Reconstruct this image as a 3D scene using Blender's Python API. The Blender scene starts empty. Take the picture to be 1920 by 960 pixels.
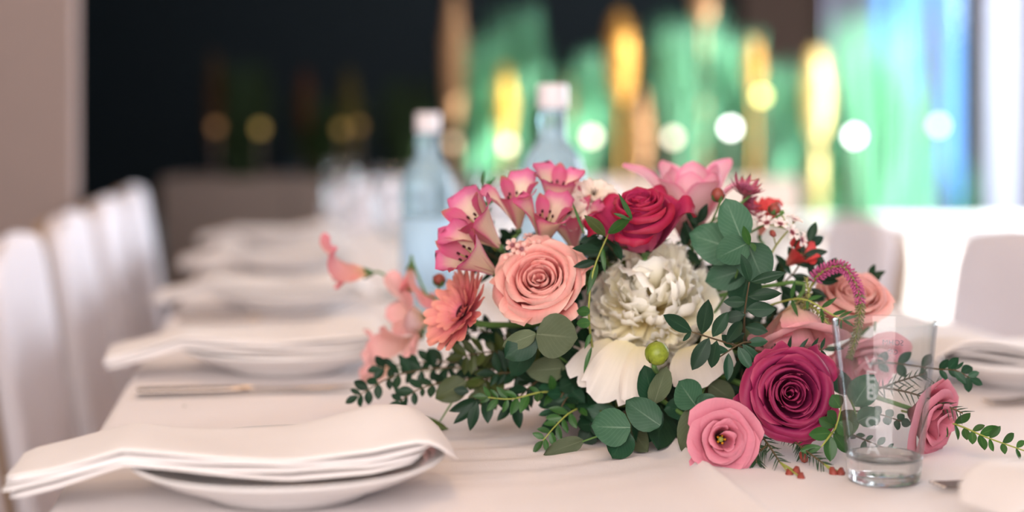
import bpy, math, random
from mathutils import Vector, Matrix, Quaternion, noise as mnoise

# ------------------------------------------------------------------ scene, camera, light
sc = bpy.context.scene
COL = sc.collection
CAMZ, TABZ, FPX, HORIZON = 1.032, 0.750, 3000.0, 236.0

cam_d = bpy.data.cameras.new('camera')
cam = bpy.data.objects.new('camera', cam_d); COL.objects.link(cam)
cam.location = (0, 0, CAMZ); cam.rotation_euler = (math.pi / 2, 0, 0)
cam_d.sensor_width = 36.0; cam_d.lens = FPX / 1920 * 36.0
cam_d.shift_y = -(480 - HORIZON) / 1920
cam_d.clip_start = 0.05; cam_d.clip_end = 100
cam_d.dof.use_dof = True; cam_d.dof.focus_distance = 1.345; cam_d.dof.aperture_fstop = 1.75
sc.camera = cam

w = bpy.data.worlds.new('sky'); sc.world = w; w.use_nodes = True
nt = w.node_tree; nt.nodes.clear()
wo = nt.nodes.new('ShaderNodeOutputWorld'); bg = nt.nodes.new('ShaderNodeBackground')
tc = nt.nodes.new('ShaderNodeTexCoord'); sx = nt.nodes.new('ShaderNodeSeparateXYZ'); rp = nt.nodes.new('ShaderNodeValToRGB')
nt.links.new(tc.outputs['Generated'], sx.inputs[0]); nt.links.new(sx.outputs['Z'], rp.inputs[0])
rp.color_ramp.elements[0].position = 0.0; rp.color_ramp.elements[0].color = (0.86, 0.89, 0.95, 1)
rp.color_ramp.elements[1].position = 0.6; rp.color_ramp.elements[1].color = (0.55, 0.72, 0.98, 1)
nt.links.new(rp.outputs[0], bg.inputs[0]); bg.inputs[1].default_value = 1.0
nt.links.new(bg.outputs[0], wo.inputs[0])

def light(name, kind, loc, direction, energy, color, size=None):
    d = bpy.data.lights.new(name, kind); d.energy = energy; d.color = color
    if kind == 'AREA':
        d.shape = 'RECTANGLE'; d.size, d.size_y = size
    o = bpy.data.objects.new(name, d); COL.objects.link(o); o.location = loc
    o.rotation_euler = Vector(direction).to_track_quat('-Z', 'Y').to_euler()
    return o
sun = light('sun', 'SUN', (6, 8, 6), (-0.80, 0.35, -0.30), 30.0, (1.0, 0.97, 0.92)); sun.data.angle = 0.01
# added warm fill behind the camera, no window there; daylight from the tall side windows
light('front_fill', 'AREA', (-0.5, -2.2, 2.0), (0.18, 1.0, -0.32), 160, (1.0, 0.90, 0.86), (3.6, 1.8))
light('window_daylight_side', 'AREA', (2.75, 4.4, 1.45), (-1.0, -0.25, -0.1), 185, (0.84, 0.91, 1.0), (3.0, 1.5))

sc.view_settings.view_transform = 'Standard'; sc.view_settings.look = 'None'
sc.view_settings.gamma = 1.0; sc.view_settings.use_curve_mapping = False
sc.view_settings.exposure = 0.05
sc.cycles.max_bounces = 12; sc.cycles.transmission_bounces = 10; sc.cycles.transparent_max_bounces = 12
sc.cycles.diffuse_bounces = 4; sc.cycles.caustics_reflective = False; sc.cycles.caustics_refractive = False
sc.cycles.sample_clamp_indirect = 6.0

# ------------------------------------------------------------------ helpers
RNG = random.Random(11)
def R(a, b): return RNG.uniform(a, b)
def P(px, py, Y): return Vector(((px - 960) / FPX * Y, Y, CAMZ - (py - HORIZON) / FPX * Y))
def PX(px, Y): return px / FPX * Y            # a length in pixels at distance Y
TA = math.atan(0.14)                          # the table runs 8 degrees off the view axis
TD = Vector((-math.sin(TA), math.cos(TA), 0)); TE = Vector((math.cos(TA), math.sin(TA), 0))
def T(u, v, z=TABZ): return TE * u + TD * v + Vector((0, 0, z))

def node(nt, t, **kw):
    n = nt.nodes.new(t)
    for k, v in kw.items(): setattr(n, k, v)
    return n
def new_mat(name):
    m = bpy.data.materials.new(name); m.use_nodes = True; m.node_tree.nodes.clear()
    return m, m.node_tree
def out(nt, sh):
    o = node(nt, 'ShaderNodeOutputMaterial'); nt.links.new(sh, o.inputs['Surface']); return o
def principled(nt, col=None, rough=0.5, spec=0.3, **kw):
    p = node(nt, 'ShaderNodeBsdfPrincipled')
    if col is not None: p.inputs['Base Color'].default_value = (*col, 1)
    p.inputs['Roughness'].default_value = rough; p.inputs['Specular IOR Level'].default_value = spec
    for k, v in kw.items(): p.inputs[k].default_value = v
    return p
def ramp(nt, fac, stops):
    r = node(nt, 'ShaderNodeValToRGB'); els = r.color_ramp.elements
    while len(els) < len(stops): els.new(0.5)
    for e, (pos, c) in zip(els, stops): e.position = pos; e.color = (*c, 1)
    nt.links.new(fac, r.inputs[0]); return r.outputs[0]
def math_n(nt, op, a, b=None):
    n = node(nt, 'ShaderNodeMath', operation=op)
    for i, x in enumerate((a, b)):
        if x is None: continue
        if isinstance(x, (int, float)): n.inputs[i].default_value = x
        else: nt.links.new(x, n.inputs[i])
    return n.outputs[0]
def mixc(nt, fac, a, b, mode='MIX'):
    n = node(nt, 'ShaderNodeMix', data_type='RGBA', blend_type=mode)
    for i, x in ((0, fac), (6, a), (7, b)):
        if isinstance(x, (int, float)): n.inputs[i].default_value = x
        elif isinstance(x, tuple): n.inputs[i].default_value = (*x, 1)
        else: nt.links.new(x, n.inputs[i])
    return n.outputs[2]

def petal_mat(name, stops, edge=None, edge_pow=3.0, transl=0.28, rough=0.6, vein=0.12, streak=None):
    """petal: colour along the petal from base (0) to tip (1), optional rim colour, fine veins, soft translucency"""
    m, nt = new_mat(name)
    uv = node(nt, 'ShaderNodeUVMap'); s = node(nt, 'ShaderNodeSeparateXYZ'); nt.links.new(uv.outputs[0], s.inputs[0])
    U, V = s.outputs['X'], s.outputs['Y']
    c = ramp(nt, V, stops)
    if edge:
        e = math_n(nt, 'ABSOLUTE', math_n(nt, 'SUBTRACT', math_n(nt, 'MULTIPLY', U, 2.0), 1.0))
        c = mixc(nt, math_n(nt, 'POWER', e, edge_pow), c, edge)
    mp = node(nt, 'ShaderNodeMapping'); mp.inputs['Scale'].default_value = (26, 1.6, 1); nt.links.new(uv.outputs[0], mp.inputs[0])
    oi = node(nt, 'ShaderNodeObjectInfo'); nz = node(nt, 'ShaderNodeTexNoise', noise_dimensions='4D')
    nt.links.new(mp.outputs[0], nz.inputs['Vector']); nt.links.new(oi.outputs['Random'], nz.inputs['W'])
    nz.inputs['Scale'].default_value = 1.0; nz.inputs['Detail'].default_value = 2
    k = math_n(nt, 'ADD', math_n(nt, 'MULTIPLY', nz.outputs['Fac'], vein * 2), 1.0 - vein)
    c = mixc(nt, 1.0, c, k, 'MULTIPLY')
    hs = node(nt, 'ShaderNodeHueSaturation'); nt.links.new(c, hs.inputs['Color'])
    nt.links.new(math_n(nt, 'ADD', math_n(nt, 'MULTIPLY', oi.outputs['Random'], 0.16), 0.92), hs.inputs['Value'])
    c = hs.outputs[0]
    p = principled(nt, None, rough, 0.25); nt.links.new(c, p.inputs['Base Color'])
    t = node(nt, 'ShaderNodeBsdfTranslucent'); nt.links.new(c, t.inputs[0])
    mx = node(nt, 'ShaderNodeMixShader'); mx.inputs[0].default_value = transl
    nt.links.new(p.outputs[0], mx.inputs[1]); nt.links.new(t.outputs[0], mx.inputs[2])
    out(nt, mx.outputs[0]); return m

def leaf_mat(name, col, rib, rough=0.5, transl=0.15, spec=0.35, var=0.3, bloom=None):
    m, nt = new_mat(name)
    uv = node(nt, 'ShaderNodeUVMap'); s = node(nt, 'ShaderNodeSeparateXYZ'); nt.links.new(uv.outputs[0], s.inputs[0])
    e = math_n(nt, 'ABSOLUTE', math_n(nt, 'SUBTRACT', s.outputs['X'], 0.5))
    ribf = math_n(nt, 'LESS_THAN', e, 0.022)
    ribf = math_n(nt, 'MULTIPLY', ribf, math_n(nt, 'SUBTRACT', 0.95, s.outputs['Y']))
    # side veins
    wv = node(nt, 'ShaderNodeTexWave', wave_type='BANDS', bands_direction='Y')
    cb = node(nt, 'ShaderNodeCombineXYZ'); nt.links.new(math_n(nt, 'SUBTRACT', s.outputs['Y'], math_n(nt, 'MULTIPLY', e, 0.9)), cb.inputs['Y'])
    nt.links.new(cb.outputs[0], wv.inputs['Vector']); wv.inputs['Scale'].default_value = 2.6; wv.inputs['Distortion'].default_value = 0.6
    oi = node(nt, 'ShaderNodeObjectInfo')
    nz = node(nt, 'ShaderNodeTexNoise'); nz.inputs['Scale'].default_value = 55; nz.inputs['Detail'].default_value = 3
    geo = node(nt, 'ShaderNodeTexCoord'); nt.links.new(geo.outputs['Object'], nz.inputs['Vector'])
    nz.inputs['Scale'].default_value = 3.0
    c = mixc(nt, math_n(nt, 'MULTIPLY', nz.outputs['Fac'], 0.5), tuple(x * (1 - var * 0.5) for x in col), bloom or tuple(x * (1 + var) for x in col))
    c = mixc(nt, math_n(nt, 'MULTIPLY', math_n(nt, 'POWER', wv.outputs['Fac'], 8.0), 0.07), c, rib)
    c = mixc(nt, math_n(nt, 'MULTIPLY', ribf, 0.55), c, rib)
    hs = node(nt, 'ShaderNodeHueSaturation'); nt.links.new(c, hs.inputs['Color'])
    nt.links.new(math_n(nt, 'ADD', math_n(nt, 'MULTIPLY', oi.outputs['Random'], 0.5), 0.75), hs.inputs['Value'])
    p = principled(nt, None, rough, spec); nt.links.new(hs.outputs[0], p.inputs['Base Color'])
    t = node(nt, 'ShaderNodeBsdfTranslucent'); nt.links.new(hs.outputs[0], t.inputs[0])
    mx = node(nt, 'ShaderNodeMixShader'); mx.inputs[0].default_value = transl
    nt.links.new(p.outputs[0], mx.inputs[1]); nt.links.new(t.outputs[0], mx.inputs[2])
    out(nt, mx.outputs[0]); return m

def plain(name, col, rough=0.6, spec=0.3, nscale=0, namt=0.15, bump=0.0, bscale=200, **kw):
    m, nt = new_mat(name); p = principled(nt, col, rough, spec, **kw)
    tcn = node(nt, 'ShaderNodeTexCoord')
    if nscale:
        nz = node(nt, 'ShaderNodeTexNoise'); nz.inputs['Scale'].default_value = nscale; nz.inputs['Detail'].default_value = 4
        nt.links.new(tcn.outputs['Object'], nz.inputs['Vector'])
        c = mixc(nt, nz.outputs['Fac'], tuple(x * (1 - namt) for x in col), tuple(min(1, x * (1 + namt)) for x in col))
        nt.links.new(c, p.inputs['Base Color'])
    if bump:
        nb = node(nt, 'ShaderNodeTexNoise'); nb.inputs['Scale'].default_value = bscale; nb.inputs['Detail'].default_value = 3
        nt.links.new(tcn.outputs['Object'], nb.inputs['Vector'])
        b = node(nt, 'ShaderNodeBump'); b.inputs['Strength'].default_value = bump; b.inputs['Distance'].default_value = 0.002
        nt.links.new(nb.outputs['Fac'], b.inputs['Height']); nt.links.new(b.outputs[0], p.inputs['Normal'])
    out(nt, p.outputs[0]); return m
def glass_mat(name, col, rough=0.0, ior=1.45):
    m, nt = new_mat(name); g = node(nt, 'ShaderNodeBsdfGlass'); g.inputs['Color'].default_value = (*col, 1)
    g.inputs['Roughness'].default_value = rough; g.inputs['IOR'].default_value = ior
    tr = node(nt, 'ShaderNodeBsdfTransparent'); tr.inputs[0].default_value = (*[0.5 + 0.5 * c for c in col], 1)
    mx = node(nt, 'ShaderNodeMixShader'); mx.inputs[0].default_value = 0.25
    nt.links.new(g.outputs[0], mx.inputs[1]); nt.links.new(tr.outputs[0], mx.inputs[2])
    out(nt, mx.outputs[0]); return m
def emit_mat(name, col, strength):
    m, nt = new_mat(name); e = node(nt, 'ShaderNodeEmission'); e.inputs[0].default_value = (*col, 1); e.inputs[1].default_value = strength
    out(nt, e.outputs[0]); return m

M = {}
M['cloth'] = plain('table_linen', (0.79, 0.735, 0.725), 0.85, 0.15, 6, 0.03, 0.15, 900)
M['napkin'] = plain('napkin_linen', (0.82, 0.775, 0.76), 0.85, 0.15, 30, 0.03, 0.2, 1200)
M['cover'] = plain('chair_cover_linen', (0.74, 0.70, 0.74), 0.9, 0.1, 8, 0.05, 0.1, 500)
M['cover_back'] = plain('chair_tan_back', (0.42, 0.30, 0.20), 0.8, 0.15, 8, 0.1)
M['china'] = plain('white_china', (0.80, 0.77, 0.76), 0.12, 0.5)
M['steel'] = plain('polished_steel', (0.36, 0.31, 0.28), 0.10, 0.5, Metallic=1.0)
M['stem'] = plain('green_stem', (0.10, 0.20, 0.05), 0.6, 0.3, 40, 0.25)
M['stem_brown'] = plain('brown_stem', (0.10, 0.07, 0.035), 0.7, 0.2, 60, 0.3)
M['stem_lime'] = plain('lime_stem', (0.30, 0.33, 0.07), 0.6, 0.3, 60, 0.2)
M['foam'] = plain('floral_foam', (0.012, 0.03, 0.012), 0.95, 0.05, 60, 0.4)
M['vase'] = plain('white_ceramic', (0.70, 0.64, 0.63), 0.35, 0.4, 20, 0.03)
M['stamen'] = plain('yellow_stamen', (0.75, 0.33, 0.02), 0.7, 0.2)
M['dark_heart'] = plain('dark_flower_heart', (0.05, 0.01, 0.015), 0.7, 0.2)
M['sepal'] = plain('sepal_green', (0.07, 0.14, 0.04), 0.6, 0.3, 80, 0.3)
M['glass'] = glass_mat('clear_glass', (0.97, 0.985, 0.98))
m_, nt_ = new_mat('thin_glass'); tr_ = node(nt_, 'ShaderNodeBsdfTransparent'); gl_ = node(nt_, 'ShaderNodeBsdfGlossy'); gl_.inputs['Roughness'].default_value = 0.015
lw_ = node(nt_, 'ShaderNodeLayerWeight'); lw_.inputs['Blend'].default_value = 0.5
nt_.links.new(ramp(nt_, lw_.outputs['Facing'], [(0.0, (0.97, 0.98, 0.985)), (0.6, (0.93, 0.95, 0.955)), (1.0, (0.60, 0.64, 0.66))]), tr_.inputs[0])
fr_ = math_n(nt_, 'ADD', math_n(nt_, 'MULTIPLY', math_n(nt_, 'POWER', lw_.outputs['Facing'], 4.0), 0.55), 0.035)
mx_ = node(nt_, 'ShaderNodeMixShader'); nt_.links.new(fr_, mx_.inputs[0]); nt_.links.new(tr_.outputs[0], mx_.inputs[1]); nt_.links.new(gl_.outputs[0], mx_.inputs[2]); out(nt_, mx_.outputs[0]); M['thin_glass'] = m_
M['etch'] = plain('etched_glass', (0.82, 0.85, 0.86), 0.4, 0.5, Alpha=0.26)
M['etch_dark'] = plain('printed_grey', (0.16, 0.14, 0.17), 0.5, 0.3, Alpha=0.7)
M['bottle'] = None

# ------------------------------------------------------------------ mesh builders
def mesh_obj(name, me, mat=None, parent=None, kind=None):
    o = bpy.data.objects.new(name, me); COL.objects.link(o)
    if mat is not None and not me.materials: me.materials.append(mat)
    if parent is not None: o.parent = parent
    if kind: o['kind'] = kind
    return o
def thing(name, label, cat, loc=(0, 0, 0), group=None, quat=None, scale=1.0):
    o = bpy.data.objects.new(name, None); COL.objects.link(o); o.empty_display_size = 0.02
    o.location = loc; o.rotation_mode = 'QUATERNION'
    if quat is not None: o.rotation_quaternion = quat
    o.scale = (scale,) * 3
    o['label'] = label; o['category'] = cat
    if group: o['group'] = group
    return o
def tag(o, label, cat, group=None):
    o['label'] = label; o['category'] = cat
    if group: o['group'] = group
    return o
def wmat(o):
    return Matrix.LocRotScale(o.location, o.rotation_quaternion if o.rotation_mode == 'QUATERNION' else o.rotation_euler, o.scale)
def from_data(name, verts, faces, uvs=None, smooth=True):
    me = bpy.data.meshes.new(name); me.from_pydata([tuple(v) for v in verts], [], faces)
    if uvs is not None:
        l = me.uv_layers.new(name='UVMap'); flat = []
        for p in me.polygons:
            for vi in p.vertices: flat.extend(uvs[vi])
        l.data.foreach_set('uv', flat)
    if smooth: me.polygons.foreach_set('use_smooth', [True] * len(me.polygons))
    me.update(); return me
def grid(name, nu, nv, f, close_u=False):
    """f(u, v) for u, v in 0..1"""
    vs, uvs, fs = [], [], []
    for j in range(nv + 1):
        for i in range(nu + 1):
            vs.append(f(i / nu, j / nv)); uvs.append((i / nu, j / nv))
    for j in range(nv):
        for i in range(nu):
            a = j * (nu + 1) + i; fs.append((a, a + 1, a + nu + 2, a + nu + 1))
    return from_data(name, vs, fs, uvs)
def spline(pts, t):
    n = len(pts) - 1; x = min(max(t, 0), 1) * n; i = min(int(x), n - 1); f = x - i
    p0, p1, p2, p3 = pts[max(i - 1, 0)], pts[i], pts[i + 1], pts[min(i + 2, n)]
    return [0.5 * (2 * b + (c - a) * f + (2 * a - 5 * b + 4 * c - d) * f * f + (3 * b - a - 3 * c + d) * f ** 3) for a, b, c, d in zip(p0, p1, p2, p3)]
def lin(pts, t):
    for (a, x), (b, y) in zip(pts, pts[1:]):
        if t <= b: return x + (y - x) * max(0, (t - a)) / (b - a)
    return pts[-1][1]
def tube(name, pts, r0, r1, sides=6, seg=4):
    pts = [Vector(p) for p in pts]; n = max(2, (len(pts) - 1) * seg)
    path = [Vector(spline(pts, k / n)) for k in range(n + 1)]
    vs, fs = [], []
    for k, p in enumerate(path):
        t = (path[min(k + 1, n)] - path[max(k - 1, 0)]).normalized()
        a = t.orthogonal().normalized(); b = t.cross(a)
        if k and a.dot(pa) < 0.2:
            a = (pa - t * pa.dot(t)).normalized(); b = t.cross(a)
        elif k: a = (pa - t * pa.dot(t)).normalized(); b = t.cross(a)
        pa = a; r = r0 + (r1 - r0) * k / n
        for i in range(sides):
            q = 2 * math.pi * i / sides; vs.append(p + a * (r * math.cos(q)) + b * (r * math.sin(q)))
    for k in range(n):
        for i in range(sides):
            j = (i + 1) % sides; fs.append((k * sides + i, k * sides + j, (k + 1) * sides + j, (k + 1) * sides + i))
    fs.append(tuple(range(sides))[::-1]); fs.append(tuple(range(n * sides, (n + 1) * sides)))
    return from_data(name, vs, fs)
def lathe(name, prof, seg=40, cap=True):
    vs, fs, n = [], [], len(prof)
    for k in range(seg):
        q = 2 * math.pi * k / seg
        for r, z in prof: vs.append((r * math.cos(q), r * math.sin(q), z))
    for k in range(seg):
        a, b = k * n, ((k + 1) % seg) * n
        for i in range(n - 1): fs.append((a + i, b + i, b + i + 1, a + i + 1))
    return from_data(name, vs, fs)
def merge(name, parts, smooth=True):
    vs, fs = [], []
    for v, f in parts:
        o = len(vs); vs.extend(v); fs.extend([tuple(i + o for i in q) for q in f])
    return from_data(name, vs, fs, None, smooth)
def boxdata(x0, x1, y0, y1, z0, z1):
    v = [(x, y, z) for x in (x0, x1) for y in (y0, y1) for z in (z0, z1)]
    return v, [(0, 1, 3, 2), (4, 6, 7, 5), (0, 4, 5, 1), (2, 3, 7, 6), (0, 2, 6, 4), (1, 5, 7, 3)]
def box(name, x0, x1, y0, y1, z0, z1, mat, parent=None, kind=None):
    v, f = boxdata(x0, x1, y0, y1, z0, z1)
    return mesh_obj(name, from_data(name, v, f, None, False), mat, parent, kind)
def rbox(name, x0, x1, y0, y1, z0, z1, mat, r=0.01, parent=None):
    o = box(name, x0, x1, y0, y1, z0, z1, mat, parent)
    b = o.modifiers.new('bevel', 'BEVEL'); b.width = r; b.segments = 3
    return o

# petals wrap round the +Z axis of their flower; profile is (radius, height) from base to tip
def petal(name, prof, wid, rc, nu=8, nv=9, rnd=0.3, rp=2.5, ruf=0.0, rk=7.0, tip=0.0, seed=0, notch=0.0, jit=0.0, spir=0.0, cyl=False):
    rg = random.Random(seed); ph = rg.uniform(0, 6.28); ph2 = rg.uniform(0, 6.28)
    lean = rg.uniform(-1, 1) * jit; sk = rg.uniform(-1, 1) * jit
    def f(a, v):
        u = a * 2 - 1
        vm = 1 - rnd * abs(u + sk * 0.3) ** rp + tip * math.exp(-(u / 0.22) ** 2) - notch * abs(math.sin(u * 6 + ph)) 
        vv = v * vm; r, z = spline(prof, min(vv, 1.0))
        r2, z2 = spline(prof, min(vv + 0.02, 1.0)); r1, z1 = spline(prof, max(min(vv, 1.0) - 0.02, 0))
        t = Vector((r2 - r1, z2 - z1)); t = t.normalized() if t.length > 1e-9 else Vector((0, 1))
        if vv > 1: r += t.x * (vv - 1) * 0.5; z += t.y * (vv - 1) * 0.5
        n = Vector((-t.y, t.x)); wd = lin(wid, v)
        c = rc(v, r) if callable(rc) else rc
        if c is None: c = max(r * 1.05, 0.05)
        phi = max(-2.9, min(2.9, u * wd / c))
        wr = c * (1 - math.cos(phi))
        if cyl: r -= wr; wr = 0.0
        off = wr + ruf * v * v * (math.sin(rk * u + ph) + 0.5 * math.sin(rk * 1.9 * u + ph2)) + lean * v * 0.1 * u + spir * u
        return (r + n.x * off, c * math.sin(phi) + sk * 0.06 * v, z + n.y * off)
    return grid(name, nu, nv, f)

def add_petals(root, name, meshes, mat, count, ang0=0.0, step=None, tilt=0.0, sc_j=0.05, rng=RNG):
    step = step if step is not None else 2 * math.pi / count
    for i in range(count):
        me = meshes[i % len(meshes)]
        o = mesh_obj(name, me, mat, root)
        o.rotation_mode = 'QUATERNION'
        o.rotation_quaternion = Quaternion((0, 0, 1), ang0 + i * step + rng.uniform(-.08, .08)) @ Quaternion((0, 1, 0), rng.uniform(-tilt, tilt))
        s = 1 + rng.uniform(-sc_j, sc_j); o.scale = (s, s, s)

CORE = Vector((0.10, 1.545, 0.835))           # where the stems meet in the bowl
def flower_root(name, label, cat, px, py, Y, axis, size, roll=0.0, group=None):
    q = Vector(axis).normalized().to_track_quat('Z', 'Y') @ Quaternion((0, 0, 1), roll)
    return thing(name, label, cat, P(px, py, Y), group, q, size)
def add_stem(root, via=None, r=0.0022, mat='stem', end=None, start=(0, 0, 0), depth=0.02):
    """stem from the flower base into the bowl, given in world space and brought into the flower's own frame"""
    W = wmat(root); inv = W.inverted(); s = W @ Vector(start)
    ax = (W.to_quaternion() @ Vector((0, 0, -1)))
    e = Vector(end) if end is not None else CORE + Vector((R(-.05, .05), R(-.05, .05), R(-.02, .02)))
    pts = [s, s + ax * depth] + [Vector(v) for v in (via or [])] + [e]
    sc_ = root.scale[0]
    me = tube('stem', [inv @ p for p in pts], r / sc_, r * 1.1 / sc_)
    return mesh_obj('stem', me, M[mat], root)
def add_sepals(root, z, r, n=5, length=0.5, mat='sepal', down=0.3):
    me = petal('sepal', [(0.02, z), (r * 0.8, z + 0.02), (r * 1.2, z + length * 0.5), (r * 1.5 + down, z + length)], [(0, r * 0.35), (0.4, r * 0.5), (1, 0.01)], 0.6, 4, 6, 0.0)
    add_petals(root, 'sepal', [me], M[mat], n)

# ---- roses
def rose(label, px, py, Y, axis, size, mat, n=30, height=0.8, flare=1.0, curl=1.0, cat='rose', roll=0.0, seed=1, outer_drop=0.35, tip=0.06, ruf=0.012, center=0.72, wide=1.0, via=None, name='rose', rpow=0.85, loose=(), point=0.0):
    root = flower_root(name, label, cat, px, py, Y, axis, size, roll)
    rg = random.Random(seed)
    for i in range(n):
        t = i / (n - 1); rt = 0.06 + 0.80 * flare * t ** rpow; zt = height * (center + (1 - center) * min(1, t * 2.0)) - outer_drop * max(0, t - 0.5) ** 1.2
        zt += rg.uniform(-.025, .025); k = curl * max(0.12, t - 0.25) * 1.5
        prof = [(0.03, -0.08), (rt * 0.66 + 0.02, zt * 0.22), (rt * 0.94, zt * 0.58), (rt * 1.02, zt * 0.88), (rt * 1.04 + 0.05 * k, zt), (rt * 1.04 + 0.15 * k, zt - 0.01 - 0.03 * k), (rt * 1.02 + 0.22 * k, zt - 0.03 - 0.11 * k)]
        ww = (rt * (2.1 - 0.85 * t) + 0.05) * wide
        me = petal('petal', prof, [(0, ww * 0.35), (0.3, ww * 0.85), (0.65, ww), (1, ww * 0.95)], (lambda v, r, t=t: max(r * (1.0 + 0.35 * t * v), 0.05)), 12, 12,
                   0.15 + 0.08 * t + 0.14 * point * max(0, t - 0.4), 3.2 - 1.2 * point * t, ruf * (0.5 + t), 5.0, tip * t + 0.16 * point * max(0, t - 0.45), seed * 100 + i, 0.0, 0.3, 0.035 + 0.05 * rt, True)
        o = mesh_obj('petal', me, mat, root)
        o.rotation_euler = (rg.uniform(-.07, .07), rg.uniform(-.07, .07), i * 2.39996 + rg.uniform(-.3, .3))
    for j, (ang, rr_, zz) in enumerate(loose):
        me = petal('outer_petal', [(0.05, -0.08), (rr_ * 0.42, zz * 0.22), (rr_ * 0.70, zz * 0.62), (rr_ * 0.90, zz * 0.95), (rr_ * 1.02, zz * 1.0), (rr_ * 1.10, zz * 0.86)], [(0, 0.12), (0.4, 0.40), (0.75, 0.50), (1, 0.42)], 0.75, 12, 12, 0.16, 2.6, 0.03, 5, 0.06 + 0.1 * point, seed * 31 + j, 0.0, 0.5)
        o = mesh_obj('outer_petal', me, mat, root); o.rotation_euler = (0, 0, ang)
    add_sepals(root, -0.08, 0.22, 5, 0.35)
    hip = mesh_obj('receptacle', lathe('receptacle', [(0, -0.22), (0.09, -0.2), (0.13, -0.1), (0.10, 0.0), (0, 0.02)], 10), M['sepal'], root)
    add_stem(root, via, 0.0025, start=(0, 0, -0.2))
    return root

# ---- peony
def peony(label, px, py, Y, axis, size, seed=3):
    root = flower_root('peony', label, 'peony', px, py, Y, axis, size)
    rg = random.Random(seed); mat = M['peony']
    # inner ball, rings from the heart outwards
    rings = [(8, 5), (22, 8), (36, 12), (50, 14), (64, 16), (78, 16), (92, 14), (106, 12)]
    for ri, (deg, cnt) in enumerate(rings):
        var = []
        for k in range(6):
            a = math.radians(deg + rg.uniform(-5, 5)); rr = 0.94 + rg.uniform(-.12, .10)
            d = Vector((math.sin(a), math.cos(a))); up = Vector((-math.cos(a), math.sin(a)))
            q = rg.uniform(0.0, 0.30)
            pr = [(d * rr * s + up * b) for s, b in ((0.10, 0.0), (0.45, -0.07), (0.78, -0.09), (0.98, 0.0), (1.05, q))]
            wv = rg.choice((0.20, 0.36, 0.46, 0.56)) * (0.8 if ri < 2 else 1.0)
            var.append(petal('petal', [tuple(p) for p in pr], [(0, 0.05), (0.5, wv * 0.7), (0.85, wv), (1, wv * 0.85)], rg.uniform(0.28, 0.7), 10, 9, 0.13, 2.6, 0.045, 7.0, 0.0, seed * 50 + ri * 7 + k, 0.11, 0.8))
        for i in range(cnt):
            o = mesh_obj('petal', var[rg.randrange(6)], mat, root)
            o.rotation_mode = 'QUATERNION'
            o.rotation_quaternion = Quaternion((0, 0, 1), i * 2 * math.pi / cnt + rg.uniform(-.2, .2) + ri) @ Quaternion((0, 1, 0), rg.uniform(-.2, .2)) @ Quaternion((1, 0, 0), rg.uniform(-.3, .3))
            s = rg.uniform(0.88, 1.08); o.scale = (s, s, s)
    # guard petals
    gv = [petal('guard_petal', [(0.05, -0.45), (0.55, -0.62), (0.95, -0.50), (1.15, -0.25), (1.22 + 0.08 * k, -0.02)], [(0, 0.10), (0.5, 0.48), (0.85, 0.58), (1, 0.45)], 0.95, 10, 10, 0.2, 2.4, 0.03, 5, 0, 900 + k, 0.05, 0.4) for k in range(3)]
    add_petals(root, 'guard_petal', gv, M['peony_guard'], 9, 0.3, None, 0.08, 0.08, rg)
    inv = wmat(root).inverted()
    for b_, t_, wpx in (((1178, 640, 1.425), (1128, 740, 1.385), 92), ((1150, 640, 1.43), (1082, 706, 1.40), 70), ((1200, 650, 1.42), (1185, 742, 1.375), 60), ((1290, 650, 1.43), (1312, 708, 1.385), 100), ((1330, 620, 1.43), (1352, 690, 1.40), 60)):
        b0, t0 = P(*b_), P(*t_); d = t0 - b0; L = d.length; y = d.normalized(); n = Vector((rg.uniform(-.3, .3), -0.75, 0.6)); n = (n - y * n.dot(y)).normalized(); x = y.cross(n)
        me = grid('guard_petal', 10, 10, lambda a, v: (lambda u: (u * (0.16 + 0.34 * math.sin(1.75 * min(1, v * 1.1)) ** 0.8) * 1.0, v * (1 - 0.10 * abs(u) ** 3 - 0.16 * max(0, math.sin(u * 4.5 + wpx)) ** 6), 0.16 * (1 - u * u) * v * (1 - v) + 0.10 * abs(u) * v - 0.22 * v * v + 0.025 * v * math.sin(u * 8 + wpx)))(a * 2 - 1))
        o = mesh_obj('guard_petal', me, M['peony_guard'], root)
        m = Matrix((x, y, n)).transposed().to_4x4(); o.matrix_local = inv @ (Matrix.Translation(b0) @ m @ Matrix.Diagonal((PX(wpx, b_[2]), L, L, 1)))
    add_sepals(root, -0.42, 0.25, 5, 0.2)
    add_stem(root, None, 0.003, start=(0, 0, -0.4))
    return root

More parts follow.
